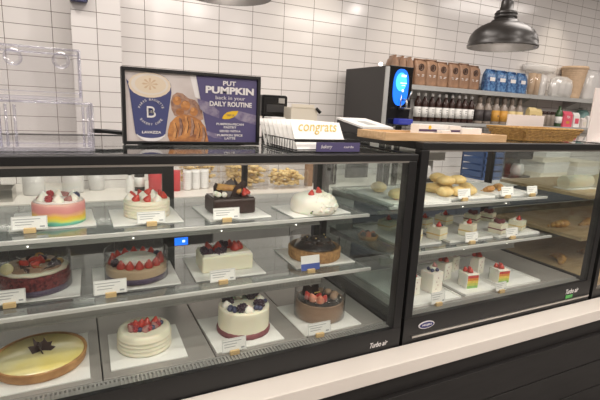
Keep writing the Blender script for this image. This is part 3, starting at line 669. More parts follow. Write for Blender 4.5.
def cake_slice(x, y, z, w_, d, h, kind, label, rz=.25):
    t = thing('cake_slice', label, 'cake slice', (x, y, z), 'cake slices on the deck of the slice case', rz)
    if kind == 'rainbow':
        for i, m in enumerate(RAIN):
            MB().box(-w_/2+.003, w_/2-.003, -d/2, d/2-.003, h*.9*i/5, h*.9*(i+1)/5-.0008).build('sponge_layer', m, t)
        mb = MB(); mb.box(-w_/2, -w_/2+.003, -d/2+.001, d/2, 0, h*.92); mb.box(w_/2-.003, w_/2, -d/2+.001, d/2, 0, h*.92); mb.box(-w_/2, w_/2, -d/2, d/2, h*.9, h, .002); mb.box(-w_/2, w_/2, d/2-.003, d/2, 0, h*.9)
        mb.build('frosting', 'cream', t)
    else:
        MB().box(-w_/2, w_/2, -d/2, d/2, 0, h, .003).build('sponge', 'cream', t)
        mb = MB()
        for i in range(4):
            q = h*(.2+.18*i); mb.sphere((w_/2, -.012+.01*(i % 2), q), .006, (.25, 1, 1), 1); mb.sphere((-.01+.012*(i % 2), -d/2, q), .004, (1, .25, 1), 1)
        mb.build('fruit_pieces', 'pinkberry', t)
    if kind == 'dark':
        for dx, dy in ((-.018, -.012), (.01, -.018), (.02, .01), (-.01, .014)): ball(t, dx, dy, h, .010)
        dollop(t, 0, 0, h+.01, .016, .028); berry(t, .0, -.01, h+.02, .013, 1, .5, 'pinkberry')
    else:
        berry(t, -.004, -.012, h, .015, 1, .3, 'strawberry'); berry(t, .014, .010, h, .013, 2, .4, 'raspberry'); berry(t, -.012, .014, h, .013, 3, .2, 'strawberry')
    return t
ZS = H-.8335+.0035
for x, y, w_, h, k, l in ((1.49, 1.50, .078, .098, 'dark', 'tall white slice topped with blueberries, nearest the black post'), (1.665, 1.60, .060, .090, 'plain', 'white slice with strawberries behind the first rainbow slice'),
    (1.71, 1.475, .070, .072, 'rainbow', 'rainbow layered slice on the middle deck tray'), (1.905, 1.60, .056, .090, 'plain', 'white slice with strawberries between the two rainbow slices'),
    (1.925, 1.470, .072, .068, 'rainbow', 'rainbow layered slice on the last deck tray'), (1.80, 1.68, .064, .080, 'plain', 'white slice with berries at the back of the middle deck tray'),
    (1.37, 1.50, .06, .085, 'plain', 'white slice mostly behind the black post on the deck'), (1.48, 1.68, .064, .082, 'plain', 'white berry slice behind the tall blueberry slice')):
    cake_slice(x, y, ZS, w_, w_*.95, h, k, l, -.12 if k == 'rainbow' else .2)
def loaf(x, y, z, r, m, label, cat, name, rz=0, l=1.7, group=None):
    mb = MB(); mb.sphere((0, 0, r*.62), r, (l, 1, .66), 3, jit=.0012)
    for k in (-1, 0, 1): mb.sphere((k*r*.8, 0, r*.9), r*.42, (.5, 1.3, .5), 2)
    o = mb.build(name, m); o.location = (x, y, z); o.rotation_euler = (0, 0, rz)
    return tag(o, label, cat, group)
bun_spots = [(1.63, 1.62, 0), (1.71, 1.61, 0), (1.80, 1.62, 0), (1.86, 1.70, 0), (1.64, 1.72, 0), (1.73, 1.73, 0), (1.67, 1.66, .048), (1.76, 1.67, .048), (1.70, 1.75, .048), (1.64, 1.83, 0), (1.79, 1.82, 0)]
for i, (x, y, zz) in enumerate(bun_spots):
    loaf(x, y, ZB1+.0035+zz, .038, 'bun', ['yellow bun at the tray corner nearest the first post', 'second yellow bun along the front of the pile', 'third yellow bun along the front of the pile', 'yellow bun at the far end of the pile', 'yellow bun in the second row by the post', 'yellow bun in the middle of the second row', 'yellow bun lying on top of the pile, post side', 'yellow bun lying on top of the pile, far side', 'yellow bun on top at the back of the pile', 'yellow bun at the rear of the tray by the post', 'yellow bun at the rear far corner of the tray'][i], 'bun', 'yellow_bun', .4*i, 1.25, 'yellow buns on the top shelf of the slice case')
for i, (x, y) in enumerate(((1.34, 1.62), (1.46, 1.64), (1.36, 1.80))):
    loaf(x, y, ZB1+.0035, .040, 'bun', ['pale bun hard against the first post of the slice case', 'pale bun beside the yellow pile, first tray', 'pale bun at the back of the first tray'][i], 'bun', 'pale_bun', .5*i, 1.3, 'pale buns on the first tray')
def croissant(x, y, z, s, label, rz, group):
    mb = MB(); n = 9
    for i in range(n):
        u = (i-(n-1)/2)/((n-1)/2); r = s*(.34-.22*u*u)
        mb.sphere((u*s, .35*s*u*u, r*.85), r, (.55, 1, .85), 2, rot=Matrix.Rotation(u*.6, 4, 'Z'))
    o = mb.build('croissant', 'pastry'); o.location = (x, y, z); o.rotation_euler = (0, 0, rz); return tag(o, label, 'pastry', group)
croissant(2.00, 1.66, ZB1+.0035, .06, 'golden croissant behind the middle price card, top shelf', .3, None)
croissant(2.12, 1.70, ZB1+.0035, .06, 'darker croissant toward the far end of the top shelf', 1.0, None)
# small brown tart at the back of the slice case, seen through the side glass
t = thing('berry_tartlet', 'small brown berry tartlet seen through the side glass between the cases', 'tart', (1.245, 1.70, ZB2+.0005))
MB().lathe([(0, 0), (.042, 0), (.050, .022), (.046, .024), (.044, .016), (0, .014)], seg=28).build('crust', 'crust', t)
for i in range(7): x, y = pol(.028 if i else 0, i*60); cluster(t, x, y, .015, .013, 'chocolate' if i % 2 else 'strawcut', 'glazed_fruit')
# bread case contents
for i, (x, y, z) in enumerate(((2.62, 1.62, H-.64), (2.86, 1.60, H-.64), (3.1, 1.62, H-.64), (2.66, 1.62, H-.86), (2.95, 1.60, H-.86))):
    croissant(x, y, z+.0005, .085, ['croissant nearest the glass side on the lower wooden shelf', 'second croissant along the lower wooden shelf', 'third croissant along the lower wooden shelf', 'croissant on the tan deck nearest the cake slices', 'croissant further along the tan deck'][i], .3*i, 'croissants in the wooden-shelved case')
for i, x in enumerate((2.68, 3.02)):
    t = thing('roll_cake', ['long cream-coated roll cake on the upper wooden shelf near its end', 'long cream roll cake further along the upper wooden shelf'][i], 'cake', (x, 1.62, H-.3995), 'roll cakes on the wooden shelf')
    mb = MB(); mb.tube([(-.12, 0, .04), (.12, 0, .04)], .04, 24); mb.build('sponge_roll', 'creamyellow', t); mb = MB(); mb.box(-.13, .13, -.05, .05, 0, .004); mb.build('board', 'board', t)

# ------------------------------------------------------------------ on top of the long case
s = thing('menu_screen', 'black-framed promotional screen with coffee cup and pastries standing on the case', 'screen', (.386, 1.62, ZT1+.0005))
X0, X1, ZA, ZB_ = .143, .628, H-.151, H+.102
mb = MB(); fr = .011
mb.box(X0, X1, 1.60, 1.64, ZA, ZA+fr, .001); mb.box(X0, X1, 1.60, 1.64, ZB_-fr, ZB_, .001); mb.box(X0, X0+fr, 1.60, 1.64, ZA+fr, ZB_-fr); mb.box(X1-fr, X1, 1.60, 1.64, ZA+fr, ZB_-fr)
mb.box(X0+fr, X1-fr, 1.612, 1.64, ZA+fr, ZB_-fr)
mb.build('screen_frame', 'black', s, True)
U = lambda u: X0+u*(X1-X0)
V = lambda v: ZB_-v*(ZB_-ZA)
Yp = 1.6115
pg = MB().box(X0+fr, X1-fr, Yp-.0005, Yp+.0004, ZA+fr, ZB_-fr).build('poster_print', 'photo', s, True)
def art(poly, m, name, k): return MB().prism([(U(a), V(b)) for a, b in poly], .0003, 'y', Yp-.0009-.0004*k).build(name, m, pg, True)
def earc(cx, cy, rx, ry, a0, a1, n=18): return [(cx+rx*math.cos(math.radians(a0+(a1-a0)*i/n)), cy+ry*math.sin(math.radians(a0+(a1-a0)*i/n))) for i in range(n+1)]
art([(.46, .042), (.60, .042), (.62, .40), (.50, .34)], 'printwhite', 'pale_cloth', 0)
art([(.325, .42), (.34, .33), (.37, .29), (.41, .30), (.45, .36), (.50, .38), (.55, .50), (.56, .64), (.50, .70), (.42, .66), (.35, .60), (.33, .52)], 'nutprint', 'pecan_pastry', 0)
for cx, cy, rx, ry in ((.37, .40, .03, .06), (.43, .46, .035, .07), (.49, .54, .03, .06), (.39, .55, .03, .05)): art(earc(cx, cy, rx, ry, 0, 360, 12), 'pastryprint', 'pecan_lobe', 1)
for cx, cy, rx, ry in ((.365, .375, .014, .028), (.425, .43, .016, .03), (.48, .51, .014, .03)): art(earc(cx, cy, rx, ry, 0, 360, 10), 'orangeprint', 'pastry_edge', 2)
art([(.305, .80), (.32, .70), (.36, .62), (.42, .58), (.48, .60), (.54, .66), (.585, .78), (.60, .958), (.315, .958), (.30, .88)], 'pastryprint', 'croissant_picture', 2)
for k in range(6):
    q = .34+.042*k; v0 = (.68, .63, .60, .62, .67, .74)[k]
    art([(q, v0), (q+.016, v0+.01), (q+.028, v0+.12), (q+.016, v0+.24), (q-.008, v0+.27 if v0+.27 < .95 else .95), (q+.006, v0+.14)], 'orangeprint' if k % 2 == 0 else 'nutprint', 'croissant_ridge', 3+.2*(k % 2))
    art([(q+.014, v0+.02), (q+.018, v0+.025), (q+.031, v0+.12), (q+.020, v0+.24), (q+.016, v0+.23), (q+.027, v0+.12)], 'chocolate', 'croissant_glaze_line', 3.6)
art([(.505, .045), (.976, .045), (.976, .958), (.60, .958)], 'bluepanel', 'blue_panel', 4)
art([(.515, .36), (.60, .40), (.68, .52), (.68, .62), (.58, .56), (.535, .50)], 'lilacprint', 'leaf_band', 5)
art([(.82, .50), (.976, .56), (.976, .70), (.84, .64), (.80, .60)], 'lilacprint', 'leaf_band', 5)
art([(.58, .80), (.66, .84), (.70, .91), (.64, .90), (.59, .86)], 'lilacprint', 'leaf_band', 5)
art([(.03, .15)]+earc(.19, .235, .14, .19, 180, 360)[1:-1]+[(.33, .30), (.285, .86)]+earc(.185, .87, .09, .075, 0, 180)[1:-1]+[(.082, .86), (.05, .30)], 'indigo', 'cup_picture', 5)
art([(.088, .86), (.098, .90)]+earc(.186, .875, .086, .085, 175, 5)[1:-1]+[(.276, .90), (.283, .86)]+earc(.186, .85, .095, .065, 0, 180)[1:-1], 'printwhite', 'cup_base_picture', 6)
art(earc(.185, .215, .142, .165, 0, 360), 'foam', 'foam_picture', 6)
art(earc(.185, .205, .125, .138, 0, 360), 'milkprint', 'milk_ring', 7)
art(earc(.19, .205, .105, .115, 0, 360), 'foam', 'foam_centre', 8)
for a in range(0, 360, 45): art([(.185, .20), (.185+.045*math.cos(math.radians(a-10)), .20+.07*math.sin(math.radians(a-10))), (.185+.055*math.cos(math.radians(a)), .20+.08*math.sin(math.radians(a))), (.185+.045*math.cos(math.radians(a+10)), .20+.07*math.sin(math.radians(a+10)))], 'foamrim', 'latte_art', 9)
art([(.70, .62), (.715, .57), (.74, .53), (.78, .51), (.83, .505), (.815, .56), (.79, .60), (.755, .625), (.72, .63)], 'yellowprint', 'yellow_leaf', 7)
WD, HT = X1-X0, ZB_-ZA
def ptext(b, u, v, wu, hv, m='printwhite', bold=0, shear=0): return text('lettering', b, m, pg, (U(u), Yp-.0050, V(v)), wu*WD, hv*HT, .0003, shear=shear, bold=bold)
ptext('PUT', .755, .125, .10, .065, bold=.03); ptext('PUMPKIN', .762, .225, .375, .10, bold=.045); ptext('back in your', .765, .335, .23, .065); ptext('DAILY ROUTINE', .77, .415, .33, .07, bold=.03)
ptext('VISIT US', .765, .57, .06, .025, 'bluepanel')
for b, v, ww in (('PUMPKIN-PECAN', .70, .215), ('PASTRY', .745, .10), ('SERVED WITH A', .80, .165), ('PUMPKIN SPICE', .86, .20), ('LATTE', .905, .085)): ptext(b, .765, v, ww, .032, bold=.02)
ptext('B', .19, .565, .060, .15, bold=.015); ptext('B', .19, .565, .040, .10, 'indigo', bold=.0)
ptext('LAVAZZA', .19, .835, .13, .035, bold=.03)
for txt, r0, base, sgn in (('PARIS BAGUETTE', 1, -90, 1), ('BAKERY CAFE', 1, 90, -1)):
    n = len(txt)
    for i, ch in enumerate(txt):
        if ch == ' ': continue
        a = base+sgn*(i-(n-1)/2)*10.5; ar = math.radians(a)
        o = text('lettering', ch, 'printwhite', pg, (U(.19+.085*math.cos(ar)), Yp-.0050, V(.565+.165*math.sin(ar))), .0055 if ch != 'I' else .0015, .0075, .0003)
        rot = -(a+90) if sgn > 0 else -(a-90)
        o.rotation_euler = (PI/2, -math.radians(rot), 0)
mb = MB(); mb.box(.20, .57, 1.60, 1.70, ZT1+.0005, ZT1+.006); mb.box(.34, .42, 1.641, 1.66, ZT1+.005, ZT1+.12); mb.build('stand', 'black', s, True)
# clear plastic carriers
def carrier(x0, x1, y0, y1, z0, z1, label, ribs, lip=True):
    t = thing('clear_plastic_box', label, 'plastic box', ((x0+x1)/2, (y0+y1)/2, z0), 'clear plastic carriers beside the screen')
    mb = MB(); th = .0015
    for a, b, c, d in ((x0, x1, y0, y0+th), (x0, x1, y1-th, y1), (x0, x0+th, y0+th, y1-th), (x1-th, x1, y0+th, y1-th)): mb.box(a, b, c, d, z0+.012, z1-.004)
    mb.box(x0, x1, y0, y1, z1-.004, z1-.002)
    mb.build('box_walls', 'plastic', t, True)
    mb = MB(); mb.box(x0-.004, x1+.004, y0-.004, y1+.004, z0, z0+.010, .002)
    for zz in (z0+.020,): mb.box(x0-.002, x1+.002, y0-.003, y0, zz, zz+.003)
    mb.build('base_tray', 'plasticedge', t, True)
    mb = MB()
    for a in ribs: mb.tube([(a, y0-.001, z0+.012), (a, y0-.001, z1-.012)], .0035, 8)
    for x in (x0, x1):
        for y in (y0, y1): mb.tube([(x, y, z0+.01), (x, y, z1-.006)], .004, 8)
    mb.tube([(x0, y0, z1-.004), (x1, y0, z1-.004)], .003, 8); mb.tube([(x0, y1, z1-.004), (x1, y1, z1-.004)], .003, 8)
    mb.tube([(x0, y0, z1-.004), (x0, y1, z1-.004)], .003, 8); mb.tube([(x1, y0, z1-.004), (x1, y1, z1-.004)], .003, 8)
    mb.build('moulded_edge', 'plasticedge', t, True)
    return t
zt = ZT1+.0005
carrier(-.20, .045, 1.40, 1.60, zt, zt+.135, 'low wide clear plastic box, bottom of the carriers on the case', (-.175, -.16, -.14, .022, .034))
b = carrier(-.20, .020, 1.42, 1.60, zt+.137, zt+.277, 'tall clear plastic cake carrier on top of the low box', ())
for x in (-.135, -.025):
    MB().lathe([(.012, 0), (.019, .003), (.022, .008), (.018, .010)], (x, 1.418, zt+.243), 20, mtx=Matrix.Rotation(PI/2, 4, 'X')).build('moulded_button', 'plasticedge', b, True)
carrier(-.56, -.25, 1.40, 1.62, zt, zt+.15, 'clear plastic box at the far end of the carriers', (-.5, -.3))
t = tag(recenter(MB().tube([(.055, 1.76, H-.118), (.10, 1.74, H-.118), (.145, 1.73, H-.121), (.17, 1.73, H-.122)], .008, 8).tube([(.16, 1.73, H-.151), (.16, 1.73, H-.122)], .004, 6).build('black_tongs', 'black')), 'black handle poking out between the clear boxes and the screen', 'tongs')
# card rack
t = thing('card_rack', 'black wire rack with a blue front panel holding greeting cards', 'card rack', (.77, 1.46, zt))
MB().box(.655, .915, 1.345, 1.62, zt, zt+.004).build('base', 'black', t, True)
mb = MB()
for z in (zt+.010, zt+.042): mb.tube([(.655, 1.62, z), (.655, 1.345, z), (.915, 1.345, z), (.915, 1.62, z), (.655, 1.62, z)], .0022, 6)
for k in range(12): mb.tube([(.655, 1.36+k*.022, zt), (.655, 1.36+k*.022, zt+.042)], .0012, 5)
for k in range(6): mb.tube([(.655+k*.052, 1.62, zt), (.655+k*.052, 1.62, zt+.042)], .0012, 5)
mb.box(.655, .915, 1.343, 1.347, zt+.036, zt+.046)
mb.build('wire_frame', 'black', t, True)
fp = MB().box(.735, .912, 1.338, 1.342, zt+.004, zt+.036).build('front_panel', 'bluepanel', t, True)
text('lettering', 'bakery', 'printwhite', fp, (.775, 1.3375, zt+.02), .045, .016, shear=.3); text('lettering', 'cards', 'printwhite', fp, (.865, 1.3375, zt+.021), .04, .008)
first = None
for i in range(8):
    y = 1.362+i*.032
    if first is None:
        c = thing('greeting_card', '', 'greeting card', (.775, y, zt+.0045), 'greeting cards in the rack')
        mb = MB(); mb.box(-.100, .100, -.0012, .0012, 0, .118); sl = Matrix.Rotation(-.62, 4, 'X'); bmesh.ops.transform(mb.bm, matrix=sl, verts=mb.bm.verts)
        mb.build('card', 'card', c)
        tx = text('lettering', 'congrats', 'gold', c, (c.location.x+.01, c.location.y, c.location.z), .160, .046, .0004, shear=.5, rot=(0, 0, 0), bold=.0)
        tx.data.transform(Matrix.Translation((0, 0, 0)) @ sl @ Matrix.Translation((.004, -.0022, .088)) @ Matrix.Rotation(PI/2, 4, 'X')); tx.location = (0, 0, 0)
        mb = MB(); mb.box(-.098, .098, .004, .0048, .002, .10); bmesh.ops.transform(mb.bm, matrix=sl, verts=mb.bm.verts); mb.build('envelope', 'board', c)
        c['label'] = 'white congrats greeting card at the front of the rack'; first = c
    else:
        dup(first, (.775-.004*i, y, zt+.0045), 'white congrats card, %s from the front of the rack' % ORD[i])
# boxes behind the cards
recenter(tag(MB().box(.725, .79, 1.72, 1.80, zt, zt+.105, .002).build('pale_box', 'white'), 'pale bluish white box standing behind the card rack', 'box'))
t = thing('cream_carton', 'cream carton with raised flap behind the greeting cards', 'carton', (.925, 1.86, zt))
MB().box(.862, .995, 1.82, 1.90, zt, H-.002, .002).build('carton_body', 'offwhite', t, True)
MB().box(.862, .975, 1.815, 1.819, H-.002, H+.012).build('flap', 'offwhite', t, True)
MB().tube([(.985, 1.815, H-.002), (1.005, 1.812, H-.022)], .006, 8, .008).build('black_clip', 'black', t, True)
t = thing('receipt_printer', 'black boxy dispenser on a thin post behind the screen', 'dispenser', (.845, 2.0, zt))
MB().box(.775, .905, 1.95, 2.045, H-.052, H+.048, .010).build('housing', 'blackgloss', t, True)
mb = MB(); mb.box(.795, .885, 1.946, 1.951, H-.03, H+.005, .001); mb.build('front_window', 'darkgrey', t, True)
MB().box(.855, .885, 1.943, 1.951, H+.012, H+.035).build('button_panel', 'steeldull', t, True)
MB().box(.800, .818, 1.99, 2.01, zt, H-.052).build('post', 'blackmatte', t, True)
recenter(tag(MB().box(.83, .90, 1.96, 2.03, zt, H-.053, .002).build('white_carton', 'white'), 'white carton under the black dispenser', 'carton'))
# ------------------------------------------------------------------ on top of the slice case
zt2 = ZT2+.0005
t = thing('wooden_tray', 'long pale oak tray on top of the slice case', 'tray', (1.345, 1.44, zt2), rz=0)
mb = MB(); mb.box(1.035, 1.665, 1.36, 1.52, zt2, zt2+.006); mb.box(1.035, 1.665, 1.34, 1.36, zt2, zt2+.031, .001); mb.box(1.035, 1.665, 1.52, 1.54, zt2, zt2+.031, .001)
mb.box(1.035, 1.053, 1.36, 1.52, zt2, zt2+.030, .001); mb.box(1.647, 1.665, 1.36, 1.52, zt2, zt2+.030, .001)
mb.build('tray_body', 'wood', t, True)
t.rotation_euler = (0, 0, -.03)
def carton(x0, x1, y, d, z0, z1, band, label):
    t = thing('small_carton', label, 'carton', ((x0+x1)/2, y, z0), 'small white cartons in the wooden tray')
    MB().box(x0, x1, y, y+d, z0, z1, .001).build('carton_body', 'white', t, True)
    if band: MB().box(x0+.002, x1-.002, y-.0006, y, z0+.026, z0+.036).build('purple_band', 'purple', t, True)
    return t
c = carton(1.265, 1.425, 1.44, .05, zt2+.0065, zt2+.062, 1, 'white carton with purple band and yellow dot in the tray')
MB().prism(ell(1.325, zt2+.050, .008, .008, 16), .0006, 'y', 1.4394).build('yellow_dot', 'yellowprint', c, True)
carton(1.355, 1.405, 1.40, .03, zt2+.0065, zt2+.042, 0, 'small plain white carton in front of the purple-banded one')
carton(1.435, 1.50, 1.44, .05, zt2+.0065, zt2+.060, 1, 'narrower white carton with purple band beside the dotted one')
carton(1.51, 1.63, 1.44, .05, zt2+.0065, zt2+.052, 0, 'plain white carton at the basket end of the tray')
# white terminal
t = thing('payment_terminal', 'white-topped sloping terminal leaning behind the wooden tray', 'terminal', (1.24, 1.80, zt2))
mb = MB(); mb.prism([(1.72, zt2), (1.95, zt2), (1.95, zt2+.055), (1.72, zt2+.022)], .17, 'x', 1.18); mb.build('terminal_base', 'darkgrey', t, True)
mb = MB(); mb.prism([(1.715, zt2+.024), (1.955, zt2+.058), (1.955, zt2+.066), (1.715, zt2+.033)], .175, 'x', 1.178); mb.build('white_top', 'white', t, True)
MB().prism([(1.76, zt2+.0395), (1.86, zt2+.0532), (1.86, zt2+.0540), (1.76, zt2+.0405)], .05, 'x', 1.24).build('keypad', 'galv', t, True)
# wicker basket
t = thing('wicker_basket', 'shallow rectangular wicker basket on the slice case', 'basket', (2.075, 1.505, zt2), rz=.0)
def bring(mb, hx, hy, z, r, wav=.003, ph=0, n=60):
    pts = []
    for i in range(n+1):
        u = i/n*4; k = int(u) % 4; f = u-int(u)
        cs = [(-hx, -hy), (hx, -hy), (hx, hy), (-hx, hy), (-hx, -hy)]; a, b = cs[k], cs[k+1]
        x, y = a[0]+(b[0]-a[0])*f, a[1]+(b[1]-a[1])*f; o = wav*(1 if (i+ph) % 2 else -1)
        nx, ny = ((0, -1), (1, 0), (0, 1), (-1, 0))[k]; pts.append((x+nx*o, y+ny*o, z))
    mb.tube(pts, r, 6)
mb = MB()
for k in range(7): bring(mb, .185+.004*k, .085+.004*k, .006+k*.0075, .0042, .003, k)
mb.box(-.185, .185, -.085, .085, 0, .004)
mb.build('basket_weave', 'wicker', t)
mb = MB(); bring(mb, .212, .112, .060, .0055, 0, 0, 8); mb.build('basket_rim', 'wicker', t)
mb = MB(); mb.box(-.178, .178, -.078, .078, .005, .009); mb.build('basket_liner', 'woodshelf', t)
# sign cards
t = thing('blank_sign', 'blank cream sign card standing behind the wicker basket', 'sign', (2.264, 1.70, zt2))
MB().box(2.115, 2.42, 1.705, 1.709, zt2+.004, H+.016).build('sign_card', 'palepink', t, True)
MB().box(2.2, 2.33, 1.69, 1.73, zt2, zt2+.006).build('sign_foot', 'white', t, True)
t = thing('tall_sign', 'tall pale sign panel standing past the basket at the picture edge', 'sign', (2.55, 1.42, H-.11))
MB().box(2.415, 2.75, 1.44, 1.446, H-.1095, H+.17).build('sign_panel', 'palepink', t, True)
MB().box(2.45, 2.62, 1.40, 1.49, H-.1095, H-.104).build('sign_foot', 'white', t, True)

# ------------------------------------------------------------------ back counter
ct = tag(recenter(MB().prism([(-2.2, 3.06), (7.2, 3.06), (7.2, 3.785), (.324, 3.785), (.324, 3.496), (.008, 3.496), (.008, 3.785), (-2.2, 3.785)], .04, 'z', H-.69).build('back_countertop', 'counter')), 'long white stone worktop along the tiled wall', 'worktop')
BG = 'base cabinets under the back worktop'
def base_cab(x0, x1, m, label):
    t = thing('base_cabinet', label, 'cabinet', ((x0+x1)/2, 3.4, 0), BG)
    yb = 3.49 if x0 < .3 and x1 > 0 else 3.78
    MB().box(x0+.002, x1-.002, 3.12, yb, .10, H-.691).build('cabinet_body', m, t, True)
    MB().box(x0+.01, x1-.01, 3.16, yb-.05, 0, .10).build('toe_kick', 'blackmatte', t, True)
    d = MB().box(x0+.004, x1-.004, 3.10, 3.12, H-.90, H-.70, .002).build('drawer', m, t, True)
    MB().box((x0+x1)/2-.06, (x0+x1)/2+.06, 3.09, 3.10, H-.715, H-.707).build('drawer_pull', 'steeldull', d, True)
    d = MB().box(x0+.004, x1-.004, 3.10, 3.12, .12, H-.906, .002).build('door', ('steeldull' if x0 > .8 else 'darkgrey') if m == 'cabinet' else m, t, True)
    MB().box(x1-.06, x1-.05, 3.085, 3.10, .35, .50).build('door_handle', 'steeldull', d, True)
xx = -1.9; names = ['grey base cabinet first from the far counter end', 'grey base cabinet second from the far counter end', 'grey base cabinet third from the far counter end, behind the rainbow cake', 'grey base cabinet behind the strawberry cake', '', 'grey base cabinet behind the domed cake', 'slate base cabinet next to the grey ones', 'slate base cabinet behind the yellow buns', 'slate base cabinet behind the slice case', 'slate base cabinet under the blue crate', 'slate base cabinet past the blue crate', 'slate base cabinet at the far wall end']
xs = [-2.2, -1.6, -1.0, -.4, .2, .53, .87, 1.5, 2.1, 2.7, 3.3, 3.9, 4.5, 5.1, 5.7]
labs = ['grey base cabinet at the far end of the worktop', 'grey base cabinet beyond the case end', 'grey base cabinet behind the rainbow cake', 'grey base cabinet between the rainbow and strawberry cakes', 'narrow grey base cabinet beside the steel undercounter fridge', None,
    'grey base cabinet behind the chocolate cake', 'grey base cabinet behind the domed cake', 'slate base cabinet under the brown plank', 'slate base cabinet under the black dispenser tower', 'slate base cabinet behind the yellow buns', 'slate base cabinet under the blue crate', 'slate base cabinet behind the bread case', 'slate base cabinet at the end by the cups']
for a, b, l in zip(xs, xs[1:], labs):
    if l: base_cab(a, b, 'cabinet' if a < 2.0 else 'cabinetdark', l)
t = thing('undercounter_fridge', 'steel undercounter fridge with a small blue display', 'fridge', (.70, 3.4, 0))
MB().box(.535, .865, 3.12, 3.78, .02, H-.691).build('fridge_body', 'steeldull', t, True)
MB().box(.54, .86, 3.08, 3.12, .08, .445, .004).build('fridge_door', 'steel', t, True)
MB().box(.54, .86, 3.09, 3.12, .645, H-.70, .003).build('top_panel', 'cabinet', t, True)
cp = MB().box(.54, .86, 3.085, 3.12, .45, .64, .003).build('control_panel', 'darkgrey', t, True)
MB().box(.555, .845, 3.080, 3.085, .452, .475, .001).build('lower_trim', 'edge', cp, True)
MB().box(.585, .685, 3.082, 3.085, .545, .600).build('blue_display', 'screenblue', cp, True)
MB().box(.645, .665, 3.0805, 3.082, .565, .582).build('display_digits', 'glowwhite', cp, True)
MB().tube([(.80, 3.06, .43), (.80, 3.06, .15)], .010, 8).build('door_handle', 'steel', t, True)
# jars, cans and trays on the back counter
zc = H-.6495
jp = thing('clear_canister', 'clear lidded canister on the back worktop, behind the rainbow cake', 'canister', (-.26, 3.36, zc), 'clear canisters on the back worktop')
MB().lathe([(0, 0), (.062, 0), (.066, .01), (.066, .135), (.058, .14), (.056, .137), (.063, .13), (.063, .012), (0, .006)], seg=28).build('jar', 'cloudy', jp)
MB().lathe([(0, .141), (.064, .141), (.066, .148), (.06, .155), (0, .157)], seg=28).build('lid', 'steeldull', jp)
dup(jp, (-.03, 3.38, zc), 'clear lidded canister next along, between rainbow cake and case frame'); dup(jp, (.12, 3.45, zc), 'clear lidded canister behind the gap between the first cakes', scale=(.8, .8, .9))
t = thing('white_bottle', 'small white bottle with dark cap beside the red can', 'bottle', (.327, 3.30, zc))
MB().lathe([(0, 0), (.024, 0), (.026, .005), (.026, .09), (.012, .11), (.012, .125), (0, .125)], seg=20).build('bottle_body', 'white', t)
MB().lathe([(0, .125), (.014, .125), (.014, .148), (0, .15)], seg=16).build('cap', 'black', t)
t = thing('dark_tin', 'dark tin behind the small white bottle', 'tin', (.40, 3.36, zc))
MB().lathe([(0, 0), (.035, 0), (.035, .14), (.03, .145), (0, .145)], seg=24).build('tin_body', 'darkgrey', t); MB().lathe([(.0355, .03), (.0362, .03), (.0362, .10), (.0355, .10)], seg=24).build('tin_label', 'white', t)
for x, r, l in ((.50, .046, 'wide red can beside the dark door stile'), (.645, .034, 'narrow red can past the dark door stile')):
    t = thing('red_can', l, 'can', (x, 3.3, zc), 'red cans on the back worktop')
    MB().lathe([(0, 0), (r, 0), (r, .135), (r*.95, .14), (0, .14)], seg=28).build('can_body', 'red', t)
    MB().lathe([(0, .14), (r*.98, .14), (r*.98, .150), (0, .152)], seg=28).build('can_lid', 'steel' if r > .04 else 'red', t)
for i, x in enumerate((.73, .80, .87)):
    t = thing('cup_stack', ['stack of white cups next to the narrow red can', 'middle stack of white cups behind the chocolate cake', 'stack of white cups nearest the pastry trays'][i], 'cups', (x, 3.3+.02*i, zc), 'white cup stacks on the back worktop')
    prof = [(0, 0), (.026, 0)]
    for k in range(9): prof += [(.028+.003, .012+k*.014), (.034, .022+k*.014), (.030, .024+k*.014)]
    MB().lathe(prof+[(.033, .15), (0, .14)], seg=22).build('cups', 'white', t)
t = thing('counter_sink', 'small steel sink box with black tap at the wall end of the back worktop', 'sink', (-.42, 3.25, zc))
mb = MB(); mb.box(-.62, -.36, 3.14, 3.34, zc, zc+.004); mb.box(-.62, -.36, 3.14, 3.146, zc+.004, zc+.075); mb.box(-.366, -.36, 3.146, 3.34, zc+.004, zc+.075); mb.box(-.62, -.366, 3.334, 3.34, zc+.004, zc+.075); mb.build('basin', 'steel', t, True)
MB().tube([(-.46, 3.42, zc), (-.46, 3.42, zc+.15), (-.45, 3.38, zc+.165), (-.40, 3.22, zc+.15)], .009, 10).build('tap', 'black', t, True)
# tall pepper-mill like column
t = thing('drinks_tap', 'slim black column with silver top behind the chocolate cake', 'tap', (1.115, 3.12, zc))
MB().lathe([(0, 0), (.03, 0), (.024, .02), (.024, .20), (.028, .215), (0, .22)], seg=20).build('column', 'black', t)
MB().lathe([(0, .22), (.018, .22), (.022, .25), (.01, .27), (0, .272)], seg=18).build('silver_top', 'steel', t)
# clear trays of golden pastries
def pastry_tray(x, y, z, label, n=12, seed=1, hh=.16):
    t = thing('pastry_box', label, 'pastry box', (x, y, z), 'clear boxes of golden pastries')
    mb = MB(); W_, D_ = .155, .11
    for a, b, c, d in ((-W_, W_, -D_, -D_+.002), (-W_, W_, D_-.002, D_), (-W_, -W_+.002, -D_, D_), (W_-.002, W_, -D_, D_)): mb.box(a, b, c, d, .008, hh)
    mb.box(-W_, W_, -D_, D_, 0, .008); mb.build('clear_box', 'plastic', t)
    r = random.Random(seed); mb = MB()
    for i in range(120):
        px, py, pz = r.uniform(-.125, .125), r.uniform(-.08, .08), r.uniform(.03, hh-.01); mb.sphere((px, py, pz), r.uniform(.013, .021), (1.4, .9, .7), 2, rot=Matrix.Rotation(r.uniform(0, 3), 4, 'Z'), jit=.002)
    o = mb.build('pastries', 'bun', t); o['kind'] = 'stuff'
    return t
pastry_tray(1.19, 3.31, zc, 'clear box of golden pastries beside the black column', seed=1, hh=.19)
pastry_tray(1.53, 3.28, zc, 'clear box of golden pastries against the brown plank', seed=5, hh=.15)
